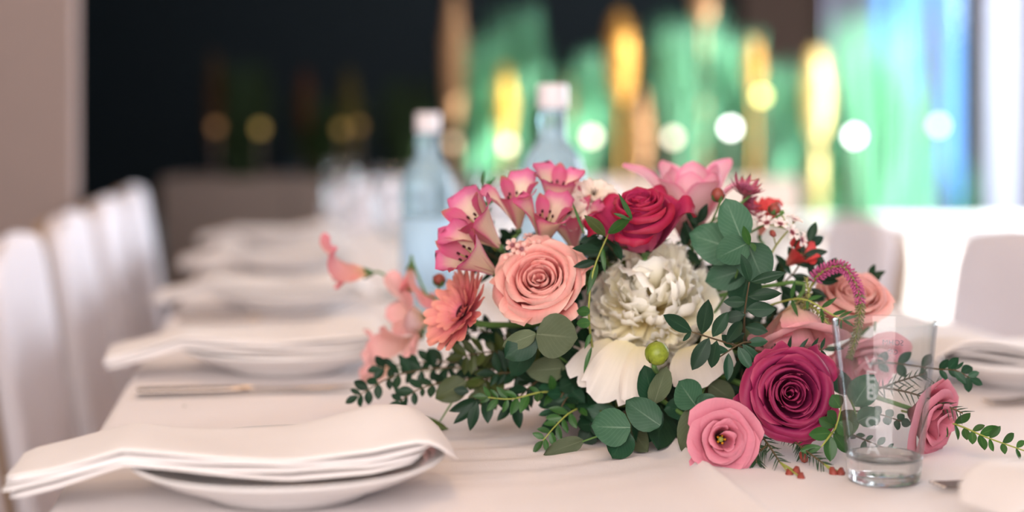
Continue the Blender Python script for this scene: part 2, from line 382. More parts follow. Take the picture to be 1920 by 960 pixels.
# ---- lisianthus
def lisianthus(label, px, py, Y, axis, size, mat, n=11, seed=5, hollow=True, stem_end=None, via=None, roll=0.0, flare=1.0):
    root = flower_root('lisianthus', label, 'lisianthus', px, py, Y, axis, size, roll)
    rg = random.Random(seed)
    for i in range(n):
        t = i / (n - 1); rt = 0.21 + 0.58 * flare * t ** 0.95; zt = 0.92 - 0.30 * t ** 1.6
        k = 0.5 + 0.9 * t
        prof = [(0.05, -0.1), (rt * 0.50, zt * 0.25), (rt * 0.80, zt * 0.62), (rt * 0.98, zt * 0.90), (rt * 1.05 + 0.10 * k, zt), (rt * 1.08 + 0.20 * k, zt - 0.06 * k)]
        ww = rt * 1.55 + 0.12
        me = petal('petal', prof, [(0, ww * 0.25), (0.4, ww * 0.75), (0.8, ww), (1, ww * 0.92)], (lambda v, r, t=t: max(r * (1.05 + 0.5 * t * v), 0.08)), 10, 10, 0.16, 2.8, 0.055, 4.0, 0.03, seed * 77 + i, 0.0, 0.8, 0.06, True)
        o = mesh_obj('petal', me, mat, root); o.rotation_euler = (rg.uniform(-.09, .09), rg.uniform(-.09, .09), i * 2.39996 + rg.uniform(-.3, .3))
    for i in range(5):
        a = i * 1.2566; b = Vector((0.06 * math.cos(a), 0.06 * math.sin(a), 0.0)); e = Vector((0.11 * math.cos(a), 0.11 * math.sin(a), 0.46))
        s = mesh_obj('stamen', tube('stamen', [b, (b + e) / 2, e], 0.012, 0.012, 5, 2), M['stem_lime'], root)
        an = mesh_obj('anther', lathe('anther', [(0, -0.06), (0.03, -0.04), (0.035, 0.03), (0, 0.06)], 7), M['stamen'], s); an.location = e
    mesh_obj('pistil', lathe('pistil', [(0, 0.0), (0.05, 0.1), (0.04, 0.35), (0.09, 0.42), (0.07, 0.47), (0, 0.48)], 9), M['stem_lime'], root)
    add_sepals(root, -0.14, 0.10, 5, 0.6, down=0.1)
    add_stem(root, via, 0.002, end=stem_end, start=(0, 0, -0.12))
    return root

# ---- gerbera
def gerbera(label, px, py, Y, axis, size, mat):
    root = flower_root('gerbera', label, 'gerbera', px, py, Y, axis, size)
    for n, ln, z, wd, up, a0 in ((20, 1.0, 0.0, 0.13, 0.30, 0), (19, 0.90, 0.05, 0.13, 0.42, 0.16), (16, 0.52, 0.09, 0.085, 0.34, 0.1)):
        v = [petal('petal', [(0.10, z), (ln * 0.4, z + up * 0.18), (ln * 0.75, z + up * 0.5), (ln, z + up * (0.8 + 0.12 * k))], [(0, wd * 0.45), (0.5, wd * 0.9), (0.85, wd), (1, wd * 0.6)], 0.28, 5, 8, 0.10, 2.0, 0.01, 3, 0.0, 40 + k, 0.02, 0.3) for k in range(3)]
        add_petals(root, 'petal', v, mat, n, a0, None, 0.06, 0.05)
    mesh_obj('disc', lathe('disc', [(0, 0.14), (0.12, 0.15), (0.2, 0.11), (0.22, 0.03), (0, 0.0)], 18), M['dark_heart'], root)
    inner = petal('floret', [(0.12, 0.10), (0.2, 0.2), (0.26, 0.28)], [(0, 0.02), (0.6, 0.03), (1, 0.005)], 0.1, 3, 4, 0)
    add_petals(root, 'floret', [inner], mat, 22)
    me = petal('bract', [(0.06, -0.16), (0.16, -0.1), (0.22, 0.0)], [(0, 0.04), (0.5, 0.05), (1, 0.005)], 0.15, 3, 4, 0)
    add_petals(root, 'bract', [me], M['sepal'], 10)
    add_stem(root, None, 0.0026, start=(0, 0, -0.14))
    return root

# ---- alstroemeria
def alstroemeria(label, px, py, Y, axis, size, roll=0.0, spread=1.0, mat='alst', seed=0, lance=True):
    root = flower_root('alstroemeria', label, 'alstroemeria', px, py, Y, axis, size, roll, 'pink and cream alstroemeria blooms')
    o_ = [petal('outer_petal', [(0.04, 0), (0.15 * spread, 0.35), (0.32 * spread, 0.72), (0.52 * spread, 1.0), (0.68 * spread, 1.12 - 0.05 * k)], [(0, 0.06), (0.35, 0.18), (0.7, 0.40), (0.9, 0.36), (1, 0.14)], 0.5, 8, 10, 0.10, 2.0, 0.012, 4, 0.06, 60 + k + seed, 0, 0.3) for k in range(2)]
    add_petals(root, 'outer_petal', o_, M[mat], 3, 0.0, None, 0.06)
    i_ = [petal('inner_petal', [(0.03, 0), (0.12 * spread, 0.35), (0.24 * spread, 0.72), (0.36 * spread, 1.0), (0.50 * spread, 1.15)], [(0, 0.05), (0.4, 0.11), (0.75, 0.20), (1, 0.05)], 0.3, 6, 10, 0.05, 2.0, 0.01, 4, 0.05, 70 + seed, 0, 0.3)]
    add_petals(root, 'inner_petal', i_, M[mat + '_in'], 3, 1.047, None, 0.06)
    for k in range(5):
        a = k * 1.256; s = mesh_obj('stamen', tube('stamen', [(0, 0, 0.1), (0.06 * math.cos(a), 0.06 * math.sin(a), 0.5), (0.14 * math.cos(a), 0.14 * math.sin(a), 0.85)], 0.012, 0.01, 5, 3), M['stem_lime'], root)
        an = mesh_obj('anther', lathe('anther', [(0, -0.05), (0.025, -0.03), (0.025, 0.03), (0, 0.05)], 6), M['dark_heart'], s); an.location = (0.14 * math.cos(a), 0.14 * math.sin(a), 0.86)
    mesh_obj('ovary', lathe('ovary', [(0, -0.16), (0.07, -0.13), (0.08, -0.04), (0.05, 0.02), (0, 0.03)], 8), M['sepal'], root)
    add_stem(root, None, 0.0016, start=(0, 0, -0.14))
    return root

# ---- long-petalled pink lily
def lily(label, px, py, Y, axis, size, roll=0.0):
    root = flower_root('lily', label, 'lily', px, py, Y, axis, size, roll)
    o_ = [petal('outer_petal', [(0.06, 0), (0.24, 0.3), (0.44, 0.66), (0.66, 0.98), (0.92 + 0.06 * k, 1.16)], [(0, 0.08), (0.3, 0.20), (0.6, 0.27), (0.85, 0.19), (1, 0.02)], 0.38, 8, 12, 0.0, 2, 0.008, 3, 0, 81 + k, 0, 0.25) for k in range(3)]
    add_petals(root, 'outer_petal', o_, M['lily'], 6, 0.2, None, 0.07)
    i_ = [petal('inner_petal', [(0.05, 0), (0.22, 0.35), (0.36, 0.70), (0.40, 0.98), (0.34, 1.16 + 0.05 * k)], [(0, 0.08), (0.3, 0.22), (0.6, 0.31), (0.85, 0.23), (1, 0.03)], 0.36, 8, 12, 0.0, 2, 0.008, 3, 0, 85 + k, 0, 0.25) for k in range(2)]
    add_petals(root, 'inner_petal', i_, M['lily'], 6, 0.75, None, 0.06)
    for k in range(6):
        a = k * 1.05 + 0.3; s = mesh_obj('stamen', tube('stamen', [(0, 0, 0.1), (0.08 * math.cos(a), 0.08 * math.sin(a), 0.5), (0.16 * math.cos(a), 0.16 * math.sin(a), 0.8)], 0.012, 0.01, 5, 3), M['stem_lime'], root)
        an = mesh_obj('anther', lathe('anther', [(0, -0.06), (0.02, -0.04), (0.02, 0.04), (0, 0.06)], 6), M['stamen'], s); an.location = (0.16 * math.cos(a), 0.16 * math.sin(a), 0.82)
    add_stem(root, None, 0.0025)
    return root

# ---- sweet pea: standard, two wings, keel
def sweet_pea(label, px, py, Y, axis, size, roll=0.0, via=None, end=None, mat='sweetpea', seed=0):
    root = flower_root('sweet_pea', label, 'sweet pea', px, py, Y, axis, size, roll, 'pale pink sweet pea blooms')
    st = petal('standard_petal', [(0.03, 0), (0.10, 0.30), (0.28, 0.66), (0.62, 0.90), (0.85, 0.86)], [(0, 0.10), (0.35, 0.50), (0.75, 0.78), (1, 0.62)], 1.1, 12, 10, 0.12, 2.2, 0.06, 4, -0.12, 200 + seed, 0, 0.5)
    mesh_obj('standard_petal', st, M[mat], root)
    wg = petal('wing_petal', [(0.02, 0), (0.02, 0.35), (-0.10, 0.66), (-0.34, 0.86)], [(0, 0.06), (0.5, 0.30), (0.85, 0.38), (1, 0.22)], 0.45, 8, 8, 0.2, 2.2, 0.04, 4, 0, 210 + seed, 0, 0.5)
    for s in (-1, 1):
        o = mesh_obj('wing_petal', wg, M[mat], root); o.rotation_euler = (0.25 * s, 0, 0.45 * s + math.pi * 0)
    mesh_obj('keel_petal', petal('keel_petal', [(-0.02, 0), (-0.08, 0.3), (-0.22, 0.46)], [(0, 0.05), (0.5, 0.10), (1, 0.03)], 0.09, 6, 6, 0), M[mat], root)
    mesh_obj('calyx', lathe('calyx', [(0, -0.14), (0.06, -0.12), (0.11, 0.0), (0.15, 0.10), (0.12, 0.08), (0, 0.0)], 10), M['sepal'], root)
    add_stem(root, via, 0.0012, end=end, start=(0, 0, -0.12), depth=0.008)
    return root

def dianthus(label, px, py, Y, axis, size, seed=0):
    root = flower_root('white_dianthus', label, 'carnation', px, py, Y, axis, size)
    for n, ln, z in ((7, 1.0, 0.02), (7, 0.85, 0.12), (6, 0.6, 0.22)):
        v = [petal('petal', [(0.05, -0.3), (0.12, z), (ln * 0.6, z + 0.16), (ln, z + 0.20)], [(0, 0.05), (0.3, 0.10), (0.7, 0.36), (1, 0.46)], 0.8, 10, 8, 0.14, 2, 0.05, 6, 0, 300 + k + seed, 0.08, 0.5) for k in range(3)]
        add_petals(root, 'petal', v, M['dianthus'], n, R(0, 1), None, 0.12, 0.1)
    for k in range(5):
        a = k * 1.25; mesh_obj('stamen', tube('stamen', [(0, 0, 0), (0.05 * math.cos(a), 0.05 * math.sin(a), 0.3), (0.14 * math.cos(a), 0.14 * math.sin(a), 0.48)], 0.012, 0.018, 5, 2), M['dark_heart'], root)
    mesh_obj('calyx', lathe('calyx', [(0, -0.7), (0.09, -0.66), (0.12, -0.3), (0.10, -0.1), (0, -0.08)], 9), M['sepal'], root)
    add_stem(root, None, 0.0018, start=(0, 0, -0.68))
    return root

def astrantia(label, px, py, Y, axis, size, seed=0):
    root = flower_root('astrantia', label, 'astrantia', px, py, Y, axis, size)
    for n, ln, up in ((13, 1.0, 0.62), (12, 0.92, 0.80)):
        me = [petal('bract', [(0.05, 0), (0.35, up * 0.25), (0.7, up * 0.6), (ln, up + 0.05 * k)], [(0, 0.05), (0.45, 0.13), (0.75, 0.11), (1, 0.005)], 0.4, 5, 7, 0, seed=400 + k) for k in range(2)]
        add_petals(root, 'bract', me, M['astrantia'], n, R(0, 1), None, 0.1, 0.1)
    for i in range(34):
        a = i * 2.4; r = 0.42 * math.sqrt(i / 34)
        f = mesh_obj('floret', AST_FLORET, M['astrantia_floret'], root)
        f.rotation_mode = 'QUATERNION'; f.rotation_quaternion = Vector((r * math.cos(a), r * math.sin(a), 0.5)).to_track_quat('Z', 'Y')
    add_stem(root, None, 0.0012, depth=0.01)
    return root
AST_FLORET = lathe('floret', [(0, 0), (0.012, 0.05), (0.012, 0.5), (0.04, 0.58), (0.04, 0.64), (0, 0.68)], 6)

def waxflowers(label, stem_pts, flowers, size, mat='wax', buds=()):
    """a waxflower twig: main stem, side stalks and five-petalled little blooms"""
    pts = [P(*p) for p in stem_pts]
    root = thing('waxflower_sprig', label, 'waxflower', pts[0])
    o = root.location
    mesh_obj('stem', tube('stem', [p - o for p in pts], 0.0012, 0.0008, 5, 3), M['stem_lime'], root)
    for px, py, Y, ax in flowers:
        c = P(px, py, Y) - o; q = Vector(ax).normalized().to_track_quat('Z', 'Y')
        b = min((p - o for p in pts), key=lambda p: (p - c).length)
        mesh_obj('stalk', tube('stalk', [b, (b + c) / 2 + Vector((0, 0.002, -0.001)), c - q @ Vector((0, 0, 0.3 * size))], 0.0006, 0.0006, 5, 2), M['stem_lime'], root)
        f = bpy.data.objects.new('blossom', WAX_CUP); COL.objects.link(f); f.parent = root; f.location = c
        f.rotation_mode = 'QUATERNION'; f.rotation_quaternion = q; f.scale = (size,) * 3
        for k in range(5):
            pe = mesh_obj('petal', WAX_PET[mat], None, f); pe.rotation_euler = (0, 0, k * 1.2566 + R(-.1, .1))
    for px, py, Y in buds:
        c = P(px, py, Y) - o; b = min((p - o for p in pts), key=lambda p: (p - c).length)
        mesh_obj('stalk', tube('stalk', [b, (b + c) / 2, c], 0.0006, 0.0007, 5, 2), M['stem_lime'], root)
        d = mesh_obj('bud', lathe('bud', [(0, -0.004), (0.0022, -0.003), (0.003, 0.0), (0.0022, 0.003), (0, 0.004)], 8), M['wax_bud'], root)
        d.location = c; d.rotation_euler = (R(-1, 1), R(-1, 1), 0)
    return root

# ---- leaves; local +Y is the leaf's length (1), +Z its face
def leaf_mesh(kind, seed):
    rg = random.Random(seed)
    fold, curl, wave, tw = {'round': (0.06, 0.10, 0.04, 0.1), 'oval': (0.18, -0.10, 0.015, 0.1), 'lance': (0.12, -0.18, 0.01, 0.2), 'box': (0.22, -0.12, 0.01, 0.1)}[kind]
    fold *= rg.uniform(0.5, 1.5); curl *= rg.uniform(-0.6, 1.6); ph = rg.uniform(0, 6)
    def hw(t):
        if kind == 'round': return 0.48 * max(0, math.sin(math.pi * min(1, t ** 0.82 * 0.985 + 0.015))) ** 0.62
        if kind == 'oval': return 0.21 * max(0, math.sin(math.pi * t ** 0.95)) ** 0.85
        if kind == 'lance': return 0.115 * max(0, math.sin(math.pi * t ** 0.8)) ** 0.95
        return 0.26 * max(0, math.sin(math.pi * t ** 1.05)) ** 0.75
    def f(a, t):
        u = a * 2 - 1; x = u * hw(t)
        z = fold * abs(x) + curl * (t * t - t * 0.3) + wave * math.sin(5 * t + 3 * u + ph) * abs(u) + tw * u * hw(t) * (t - 0.5)
        return (x, t, z)
    return grid('leaf', 6, 8, f)
LEAF = {}
def leaf_me(kind, mat, k):
    key = (kind, mat, k % 4)
    if key not in LEAF:
        me = leaf_mesh(kind, hash(kind) % 97 * 0 + len(kind) * 13 + k % 4); me.materials.append(M[mat]); LEAF[key] = me
    return LEAF[key]
def put_leaf(root, base, d, n, length, width, kind, mat, name='leaf'):
    """base, d, n in world space; width is a fraction of the leaf's own breadth"""
    d = d.normalized(); n = (n - d * n.dot(d))
    n = n.normalized() if n.length > 1e-4 else d.orthogonal().normalized()
    x = d.cross(n)
    o = mesh_obj(name, leaf_me(kind, mat, RNG.randrange(4)), None, root)
    m = Matrix((x, d, n)).transposed().to_4x4(); m = Matrix.Translation(base - root.location) @ m @ Matrix.Diagonal((length * width, length, length, 1))
    o.matrix_local = m
    return o
BW = {'round': 0.96, 'oval': 0.42, 'lance': 0.23, 'box': 0.52}
def sprig(label, stems, leaves=(), kind='oval', mat='leaf_dark', auto=None, cat='foliage sprig', name='leafy_sprig', stem_mat='stem', r=0.0012, group=None, seed=0, end_core=False):
    """stems: lists of (px,py,Y); leaves: (base px,py,Y, tip px,py,Y, width px[, kind, mat]); auto: dict for leaves set in pairs along each stem"""
    rg = random.Random(seed + 17)
    first = P(*stems[0][0]); root = thing(name, label, cat, first, group)
    for st in stems:
        pts = [P(*p) for p in st]
        if end_core: pts = [CORE + Vector((rg.uniform(-.05, .05), rg.uniform(-.05, .05), rg.uniform(-.03, .03)))] + pts
        mesh_obj('stem', tube('stem', [p - first for p in pts], r, r * 0.5, 5, 4), M[stem_mat], root)
        if auto:
            n = auto['n']; L = auto['len']; t0 = auto.get('t0', 0.3)
            for k in range(n):
                t = t0 + (1 - t0) * (k + 0.5) / n
                p = Vector(spline(pts, t)); tg = (Vector(spline(pts, min(1, t + .03))) - Vector(spline(pts, max(0, t - .03)))).normalized()
                view = Vector((rg.uniform(-.5, .5), -1, rg.uniform(-.1, .8))).normalized()
                side = tg.cross(view).normalized()
                if auto.get('whorl'): side = Quaternion(tg, rg.uniform(0, 6.28)) @ side
                for s in ((1, -1) if auto.get('pairs', True) else ((1,) if k % 2 else (-1,))):
                    if rg.random() < auto.get('skip', 0.05): continue
                    a = rg.uniform(*auto.get('ang', (0.7, 1.25)))
                    d = tg * math.cos(a) + side * (s * math.sin(a)) + Vector((rg.uniform(-.2, .2), rg.uniform(-.35, .35), rg.uniform(-.2, .2)))
                    l = L * rg.uniform(0.7, 1.15) * (1 - 0.3 * t)
                    put_leaf(root, p, d, view + Vector((rg.uniform(-.5, .5), 0, rg.uniform(-.3, .5))), l, auto.get('w', 1.0) * rg.uniform(.85, 1.15), kind, mat)
            tg = (pts[-1] - Vector(spline(pts, 0.93))).normalized()
            put_leaf(root, pts[-1], tg, Vector((rg.uniform(-.4, .4), -1, .4)), L * 0.7, 1.0, kind, mat)
    for lf in leaves:
        b, t_, wpx = P(*lf[0:3]), P(*lf[3:6]), lf[6]
        kd = lf[7] if len(lf) > 7 and lf[7] else kind; mt = lf[8] if len(lf) > 8 else mat
        d = t_ - b; L = d.length; wm = PX(wpx, lf[2])
        nn = Vector((rg.uniform(-.35, .35), -1, rg.uniform(0.0, .5)))
        put_leaf(root, b, d, nn, L, wm / (BW[kd] * L), kd, mt)
    return root
def needle_sprig(label, stems, n, length, buds=(), seed=0, mat='leaf_needle', cat='waxflower sprig'):
    rg = random.Random(seed); first = P(*stems[0][0]); root = thing('needle_leaf_sprig', label, cat, first)
    V, F = [], []
    for st in stems:
        pts = [P(*p) for p in st]
        mesh_obj('stem', tube('stem', [p - first for p in pts], 0.0011, 0.0007, 5, 4), M['stem_brown' if mat == 'leaf_needle' else 'stem_lime'], root)
        for k in range(n):
            t = 0.12 + 0.88 * k / n; p = Vector(spline(pts, t)); tg = (Vector(spline(pts, min(1, t + .03))) - Vector(spline(pts, max(0, t - .03)))).normalized()
            for s in (1, -1):
                side = Quaternion(tg, rg.uniform(-.7, .7)) @ tg.cross(Vector((0, -1, 0.2))).normalized() * s
                d = (tg * rg.uniform(0.5, 0.9) + side * 0.75).normalized(); L = length * rg.uniform(.7, 1.15)
                a = d.orthogonal().normalized(); b = d.cross(a); w0 = 0.0007; o = len(V); q = p - first
                for f_, ww in ((0, 0.7), (0.4, 1.0), (1.0, 0.15)):
                    for i in range(3):
                        an = i * 2.094; V.append(q + d * (L * f_) + Vector((0, 0, -0.12 * L * f_ * f_)) + (a * math.cos(an) + b * math.sin(an)) * w0 * ww)
                for j in range(2):
                    for i in range(3):
                        F.append((o + j * 3 + i, o + j * 3 + (i + 1) % 3, o + j * 3 + 3 + (i + 1) % 3, o + j * 3 + 3 + i))
    mesh_obj('needles', from_data('needles', V, F), M[mat], root, 'stuff')
    for px, py, Y in buds:
        c = P(px, py, Y) - first
        e = min((P(*s[-1]) - first for s in stems), key=lambda p: (p - c).length)
        mesh_obj('bud_stalk', tube('bud_stalk', [e, (e + c) / 2, c], 0.0007, 0.0007, 5, 2), M['stem_lime'], root)
        d = mesh_obj('bud', lathe('bud', [(0, -0.005), (0.0022, -0.004), (0.0034, 0.0), (0.0034, 0.003), (0.002, 0.005), (0, 0.0055)], 9), M['wax_bud'], root)
        d.location = c; d.rotation_euler = (R(1.5, 2.8), R(-.5, .5), 0)
    return root

# ------------------------------------------------------------------ flower and leaf colours
M['rose_peach'] = petal_mat('peach_rose_petal', [(0, (0.70, 0.12, 0.13)), (0.45, (0.78, 0.22, 0.21)), (0.8, (0.85, 0.43, 0.37)), (1, (0.88, 0.56, 0.47))], transl=0.3)
M['rose_crimson'] = petal_mat('crimson_rose_petal', [(0, (0.50, 0.10, 0.20)), (0.45, (0.52, 0.045, 0.15)), (0.75, (0.44, 0.018, 0.075)), (1, (0.30, 0.006, 0.025))], transl=0.22, rough=0.5)
M['rose_plum'] = petal_mat('plum_rose_petal', [(0, (0.14, 0.008, 0.04)), (0.5, (0.24, 0.018, 0.085)), (0.85, (0.32, 0.022, 0.085)), (1, (0.44, 0.07, 0.14))], transl=0.2, rough=0.5)
M['rose_pale'] = petal_mat('pale_pink_petal', [(0, (0.82, 0.66, 0.42)), (0.35, (0.84, 0.42, 0.34)), (0.75, (0.85, 0.45, 0.42)), (1, (0.86, 0.55, 0.46))], transl=0.35)
M['peony'] = petal_mat('cream_peony_petal', [(0, (0.80, 0.58, 0.14)), (0.35, (0.90, 0.80, 0.50)), (0.65, (0.93, 0.88, 0.72)), (1, (0.96, 0.93, 0.84))], transl=0.18, vein=0.05)
M['peony_guard'] = petal_mat('white_peony_guard', [(0, (0.80, 0.72, 0.45)), (0.5, (0.84, 0.77, 0.66)), (1, (0.80, 0.74, 0.69))], transl=0.3, vein=0.06)
M['lisi'] = petal_mat('pink_lisianthus_petal', [(0, (0.22, 0.06, 0.05)), (0.22, (0.50, 0.14, 0.18)), (0.6, (0.64, 0.18, 0.25)), (1, (0.74, 0.29, 0.36))], transl=0.3, vein=0.08)
M['lisi_pale'] = petal_mat('pale_lisianthus_petal', [(0, (0.84, 0.76, 0.48)), (0.2, (0.85, 0.60, 0.50)), (0.6, (0.83, 0.36, 0.42)), (1, (0.85, 0.47, 0.48))], transl=0.35, vein=0.12)
M['gerb'] = petal_mat('salmon_gerbera_petal', [(0, (0.66, 0.14, 0.22)), (0.45, (0.76, 0.22, 0.24)), (1, (0.84, 0.36, 0.27))], transl=0.25, vein=0.16)
M['alst'] = petal_mat('alstroemeria_petal', [(0, (0.78, 0.62, 0.42)), (0.58, (0.82, 0.62, 0.48)), (0.76, (0.72, 0.22, 0.36)), (1, (0.62, 0.07, 0.22))], edge=(0.62, 0.10, 0.25), edge_pow=5, transl=0.3, vein=0.08)
M['alst_in'] = petal_mat('alstroemeria_inner', [(0, (0.62, 0.34, 0.30)), (0.5, (0.62, 0.20, 0.27)), (0.8, (0.58, 0.09, 0.21)), (1, (0.45, 0.16, 0.10))], transl=0.3, vein=0.2)
M['coral'] = petal_mat('coral_petal', [(0, (0.80, 0.45, 0.35)), (0.5, (0.75, 0.10, 0.09)), (1, (0.62, 0.05, 0.06))], transl=0.25)
M['coral_in'] = M['coral']
M['lily'] = petal_mat('pink_lily_petal', [(0, (0.84, 0.72, 0.56)), (0.35, (0.85, 0.64, 0.60)), (0.75, (0.86, 0.50, 0.57)), (1, (0.84, 0.30, 0.42))], edge=(0.82, 0.24, 0.40), edge_pow=4.0, transl=0.38, vein=0.06)
M['sweetpea'] = petal_mat('sweet_pea_petal', [(0, (0.80, 0.66, 0.38)), (0.35, (0.84, 0.42, 0.36)), (1, (0.82, 0.25, 0.29))], transl=0.4, vein=0.06)
M['sweetpea_pale'] = petal_mat('pale_sweet_pea_petal', [(0, (0.80, 0.70, 0.45)), (0.35, (0.84, 0.55, 0.47)), (1, (0.82, 0.40, 0.39))], transl=0.4, vein=0.06)
M['dianthus'] = petal_mat('white_dianthus_petal', [(0, (0.70, 0.62, 0.36)), (0.4, (0.84, 0.72, 0.58)), (1, (0.87, 0.76, 0.68))], transl=0.3, vein=0.05)
M['astrantia'] = petal_mat('astrantia_bract', [(0, (0.45, 0.30, 0.26)), (0.5, (0.46, 0.12, 0.18)), (0.85, (0.33, 0.05, 0.09)), (1, (0.05, 0.07, 0.04))], transl=0.2, vein=0.3)
M['astrantia_floret'] = plain('astrantia_floret', (0.36, 0.08, 0.15), 0.6, 0.3)
M['wax_bud'] = plain('waxflower_bud', (0.26, 0.05, 0.035), 0.5, 0.4, 300, 0.4)
M['wax_c'] = plain('waxflower_cup', (0.16, 0.02, 0.03), 0.4, 0.5)
M['wax_w'] = petal_mat('white_waxflower', [(0, (0.65, 0.25, 0.28)), (0.3, (0.86, 0.74, 0.68)), (1, (0.88, 0.80, 0.75))], transl=0.25, vein=0.04)
M['wax_p'] = petal_mat('pink_waxflower', [(0, (0.40, 0.10, 0.12)), (0.35, (0.78, 0.46, 0.40)), (1, (0.82, 0.60, 0.50))], transl=0.25, vein=0.04)
M['euc'] = leaf_mat('silver_eucalyptus', (0.036, 0.110, 0.058), (0.24, 0.34, 0.24), 0.5, 0.12, 0.25, 0.35, bloom=(0.075, 0.165, 0.088))
M['euc_grey'] = leaf_mat('grey_eucalyptus', (0.095, 0.125, 0.062), (0.25, 0.28, 0.18), 0.65, 0.15, 0.2, 0.3, bloom=(0.17, 0.20, 0.12))
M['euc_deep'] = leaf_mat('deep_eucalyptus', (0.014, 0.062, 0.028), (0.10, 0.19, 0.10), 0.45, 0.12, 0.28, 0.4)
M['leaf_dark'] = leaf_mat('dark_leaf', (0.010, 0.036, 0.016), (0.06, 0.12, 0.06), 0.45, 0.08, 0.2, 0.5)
M['leaf_mid'] = leaf_mat('mid_green_leaf', (0.030, 0.105, 0.020), (0.16, 0.26, 0.06), 0.42, 0.18, 0.4, 0.4)
M['leaf_olive'] = leaf_mat('olive_leaf', (0.060, 0.085, 0.018), (0.2, 0.22, 0.08), 0.5, 0.2, 0.35, 0.4)
M['leaf_needle'] = plain('needle_green', (0.020, 0.060, 0.022), 0.5, 0.35, 90, 0.4)
M['bud_green'] = plain('green_bud', (0.20, 0.25, 0.02), 0.4, 0.4, 3, 0.5)
M['veronica'] = plain('veronica_bud', (0.46, 0.09, 0.22), 0.6, 0.3, 300, 0.35)
M['veronica_g'] = plain('veronica_green_bud', (0.22, 0.20, 0.09), 0.6, 0.3, 300, 0.4)
WAX_CUP = lathe('blossom', [(0, -0.35), (0.12, -0.3), (0.26, -0.05), (0.34, 0.06), (0.24, 0.05), (0.1, -0.02), (0, 0.0)], 10); WAX_CUP.materials.append(M['wax_c'])
WAX_PET = {}
for k_, nm in (('wax', 'wax_w'), ('waxp', 'wax_p')):
    WAX_PET[k_] = petal('petal', [(0.26, 0.04), (0.5, 0.12), (0.8, 0.16), (1.0, 0.12)], [(0, 0.14), (0.5, 0.34), (0.8, 0.34), (1, 0.2)], 0.5, 6, 5, 0.15, 2)
    WAX_PET[k_].materials.append(M[nm])

# ------------------------------------------------------------------ the room
M['floor'] = plain('pale_floor', (0.42, 0.38, 0.36), 0.4, 0.4, 3, 0.08)
M['ceil'] = plain('ceiling_paint', (0.62, 0.58, 0.56), 0.9, 0.1, 3, 0.03)
M['navy'] = plain('dark_navy_paint', (0.006, 0.011, 0.015), 0.7, 0.15, 3, 0.1)
M['brown'] = plain('brown_wall_paint', (0.075, 0.048, 0.038), 0.8, 0.15, 4, 0.08)
M['beige'] = plain('beige_plaster', (0.34, 0.265, 0.245), 0.85, 0.15, 5, 0.05, 0.1, 60)
M['white_paint'] = plain('white_lavender_paint', (0.40, 0.41, 0.50), 0.7, 0.2, 3, 0.04)
M['frame_brown'] = plain('window_frame_brown', (0.13, 0.09, 0.075), 0.5, 0.3, 12, 0.15)
M['taupe'] = plain('taupe_panel', (0.22, 0.175, 0.155), 0.75, 0.2, 9, 0.06)
M['soil'] = plain('dark_soil', (0.02, 0.015, 0.01), 0.95, 0.05, 60, 0.4)
def struct(o): o['kind'] = 'structure'; return o
struct(box('floor', -2.4, 3.0, -2.6, 7.2, -0.06, 0, M['floor']))
struct(box('ceiling', -2.4, 3.0, -2.6, 7.2, 2.75, 2.85, M['ceil']))
struct(box('wall_left', -2.4, -2.3, -2.6, 7.0, 0, 2.75, M['navy']))
struct(box('wall_back', -2.4, 1.00, 7.0, 7.2, 0, 2.75, M['navy']))
struct(box('wall_back_brown', 1.00, 1.33, 6.95, 7.2, 0, 2.75, M['brown']))
struct(box('wall_back_beige', 2.12, 3.0, 6.95, 7.2, 0, 2.75, M['beige']))
struct(box('wall_left_pier', -2.3, -0.988, 3.60, 3.65, 0, 2.75, M['beige']))
# right wall; unseen pier and solid far end added to block sun in the opening
v_, f_ = [], []
parts_ = [boxdata(2.9, 3.0, -2.6, 2.9, 0, 2.75), boxdata(2.9, 3.0, 5.36, 6.95, 0, 2.75), boxdata(2.9, 3.0, 3.36, 4.02, 0.35, 2.32), boxdata(2.9, 3.0, 2.9, 5.36, 0, 0.35), boxdata(2.9, 3.0, 2.9, 5.36, 2.32, 2.75)]
struct(mesh_obj('wall_right', merge('wall_right', parts_, False), M['white_paint']))
struct(box('trim_1', 1.76, 1.89, 5.93, 6.06, 0, 2.75, M['white_paint']))
# far window
m_, nt_ = new_mat('window_pane'); tr_ = node(nt_, 'ShaderNodeBsdfTransparent'); gl_ = node(nt_, 'ShaderNodeBsdfGlossy'); gl_.inputs['Roughness'].default_value = 0.02
mx_ = node(nt_, 'ShaderNodeMixShader'); mx_.inputs[0].default_value = 0.06
nt_.links.new(tr_.outputs[0], mx_.inputs[1]); nt_.links.new(gl_.outputs[0], mx_.inputs[2]); out(nt_, mx_.outputs[0]); M['pane'] = m_
win = bpy.data.objects.new('window_1', None); COL.objects.link(win); win.location = (1.33, 7.05, 0); win['kind'] = 'structure'
box('frame', 0, 0.05, -0.04, 0.04, 0, 2.75, M['frame_brown'], win); box('frame', 0.66, 0.79, -0.04, 0.04, 0, 2.75, M['frame_brown'], win)
box('frame', 0.05, 0.66, -0.04, 0.04, 2.65, 2.75, M['frame_brown'], win); box('frame', 0.05, 0.66, -0.04, 0.04, 0, 0.12, M['frame_brown'], win)
box('mullion', 0.335, 0.365, -0.03, 0.03, 0.12, 2.65, M['frame_brown'], win)
for a_, b_ in ((0.05, 0.335), (0.365, 0.66)): box('pane', a_, b_, -0.004, 0.004, 0.12, 2.65, M['pane'], win)
win2 = bpy.data.objects.new('window_2', None); COL.objects.link(win2); win2.location = (2.95, 2.9, 0.35); win2['kind'] = 'structure'
